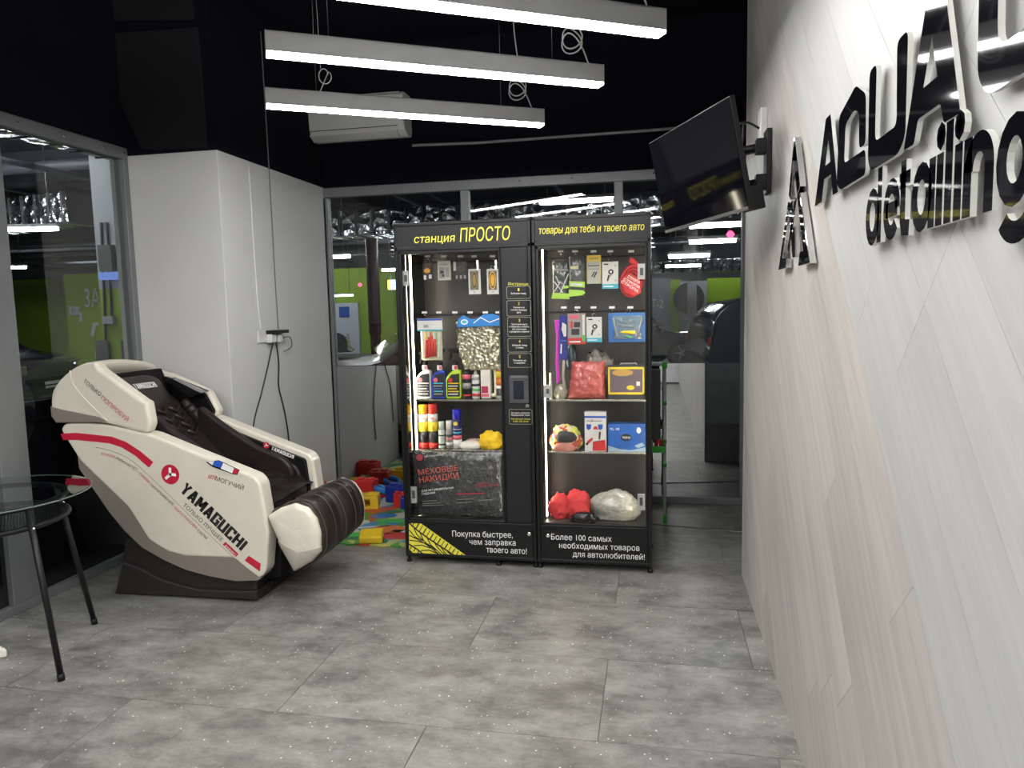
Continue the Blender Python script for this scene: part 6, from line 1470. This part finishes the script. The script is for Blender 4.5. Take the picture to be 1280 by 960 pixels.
# cars
TYRE = mat('tyre_rubber', (.012, .012, .012), .8); RIM = mat('alloy_rim', (.35, .35, .36), .3, .8); CGL = mat('car_window', (.008, .009, .012), .03, spec=.8)
def car(label, loc, rz, paint, kind='suv', group=None):
    t = thing('car', label, 'car', loc, rz, local=True)
    L = 4.4; Wd = 1.82
    if kind == 'suv': prof = [(0, .35), (.05, .75), (.35, .92), (1.15, 1.05), (1.75, 1.55), (2.2, 1.66), (3.6, 1.66), (4.2, 1.45), (4.38, 1.0), (4.4, .4), (4.2, .28), (.2, .26)]; roof = [4, 5, 6, 7]
    else: prof = [(0, .32), (.04, .62), (.4, .80), (1.25, .93), (1.9, 1.36), (2.4, 1.46), (3.3, 1.44), (4.0, 1.15), (4.35, .95), (4.4, .4), (4.2, .24), (.2, .22)]; roof = [4, 5, 6]
    bm = bmesh.new(); secs = [(-1, .0), (-.98, .10), (-.90, 0.03), (0, 0), (.90, .03), (.98, .1), (1, 0)]
    pf = spline(prof, 3); belt = 1.0 if kind == 'suv' else .9; ztop = max(p[1] for p in prof)
    R = []
    for s in (-1, -.97, -.5, 0, .5, .97, 1):
        ring = []
        for x, z in pf:
            tp_ = max(0, (z-belt)/(ztop-belt)); hw = Wd/2*(1-.22*tp_)*(1-.06*(abs(x-L/2)/(L/2))**4)
            e = .97 if abs(s) == 1 else 1
            ring.append(bm.verts.new((x-L/2, hw*s, belt+(z-belt)*(1 if abs(s) < .9 else e) if z > belt else .6+(z-.6)*e)))
        R.append(ring)
    k = len(pf)
    for A, B in zip(R, R[1:]):
        for j in range(k): bm.faces.new((A[j], A[(j+1) % k], B[(j+1) % k], B[j])).smooth = True
    bm.faces.new(R[0][::-1]).smooth = False; bm.faces.new(R[-1]); bmesh.ops.recalc_face_normals(bm, faces=bm.faces[:]); link('body', bm, paint, t)
    hwz = lambda z: Wd/2*(1-.22*max(0, (z-belt)/(ztop-belt)))
    wx = [(1.45, belt+.03), (1.95, ztop-.14), (2.75, ztop-.12), (2.75, belt+.03)], [(2.82, belt+.03), (2.82, ztop-.12), (3.5, ztop-.14), (3.85, belt+.08)]
    for sgn in (-1, 1):
        for wpl in wx:
            bm = bmesh.new(); vs = [bm.verts.new((x-L/2, sgn*(hwz(z)+.012), z)) for x, z in wpl]; bm.faces.new(vs); bmesh.ops.solidify(bm, geom=bm.faces[:], thickness=.01); link('side_window', bm, CGL, t)
        for x in (.85, 3.45):
            q = MB(); q.lathe([(.20, sgn*(Wd/2-.20)), (.33, sgn*(Wd/2-.19)), (.335, sgn*(Wd/2-.02)), (.30, sgn*(Wd/2+.015)), (.21, sgn*(Wd/2+.01))], (x-L/2, 0, .335), 24, 1); wh = q.build('wheel', TYRE, t)
            q = MB(); q.lathe([(.20, sgn*(Wd/2-.02)), (.215, sgn*(Wd/2+.012)), (.19, sgn*(Wd/2+.005))], (x-L/2, 0, .335), 20, 1)
            for j in range(5):
                an = j*2*pi/5; c0 = Vector((x-L/2, sgn*(Wd/2+.012), .335)); q.tube([c0, c0+Vector((.2*cos(an), 0, .2*sin(an)))], .02, 5)
            q.build('rim', RIM, wh)
        q = MB(); q.box((.02-L/2, sgn*(Wd/2-.12)-.2*(sgn > 0), .66), (.28-L/2, sgn*(Wd/2-.12)+.2*(sgn < 0), .82), .02); q.build('headlight', CHROME, t)
        q = MB(); q.box((4.28-L/2, sgn*(Wd/2-.1)-.12*(sgn > 0), .85), (4.39-L/2, sgn*(Wd/2-.1)+.12*(sgn < 0), 1.05), .02); q.build('tail_light', mat('tail_red', (.35, .01, .01), .15), t)
        q = MB(); q.box((1.45-L/2, sgn*(Wd/2+.02), belt-.02), (1.6-L/2, sgn*(Wd/2+.18), belt+.12), .03); q.build('mirror', paint, t)
    for xa, za, xb, zb in ((1.22, belt+.08, 1.75, ztop-.13), (4.3, belt+.08, 3.95, ztop-.18)):
        bm = bmesh.new(); o_ = -.03 if xa < 2 else .03
        vs = [bm.verts.new((xa-L/2+o_, -hwz(za)*.86, za+.03)), bm.verts.new((xb-L/2+o_, -hwz(zb)*.86, zb+.03)), bm.verts.new((xb-L/2+o_, hwz(zb)*.86, zb+.03)), bm.verts.new((xa-L/2+o_, hwz(za)*.86, za+.03))]
        bm.faces.new(vs); bmesh.ops.solidify(bm, geom=bm.faces[:], thickness=.02); link('windscreen', bm, CGL, t)
    q = MB(); q.box((-.01-L/2, -.26, .42), (.01-L/2, .26, .53), .003); q.build('number_plate', LWH, t)
    return t
PB = mat('car_paint_black', (.05, .053, .06), .2, .4, coat=1.0, var=.02); PG = mat('car_paint_grey', (.06, .065, .07), .2, .5, coat=1.0, var=.02); PRD = mat('car_paint_maroon', (.10, .015, .03), .4, .2, coat=.15, var=.02); PP = mat('car_paint_violet', (.03, .025, .05), .2, .3, coat=1.0, var=.02)
car('dark hatchback parked outside the left glass wall before the green wall', (-12.15, 10.3, -.05), radians(186), PP, 'suv')
car('grey car nosing in at the far left of the back glass', (P(352, 420, 1, 22.5).x, 22.5, -.05), radians(200), PG, 'suv')
car('maroon car half hidden by the left side of the lit cabinet', (-2.9, 10.0, -.05), radians(25), PRD, 'hatch')
car('black off-road car right of the cabinet behind the glass', (2.85, 12.6, -.05), radians(190), PB, 'suv')
car('grey hatchback standing behind the black off-road car', (-.9, 19.5, -.05), radians(200), PG, 'hatch')
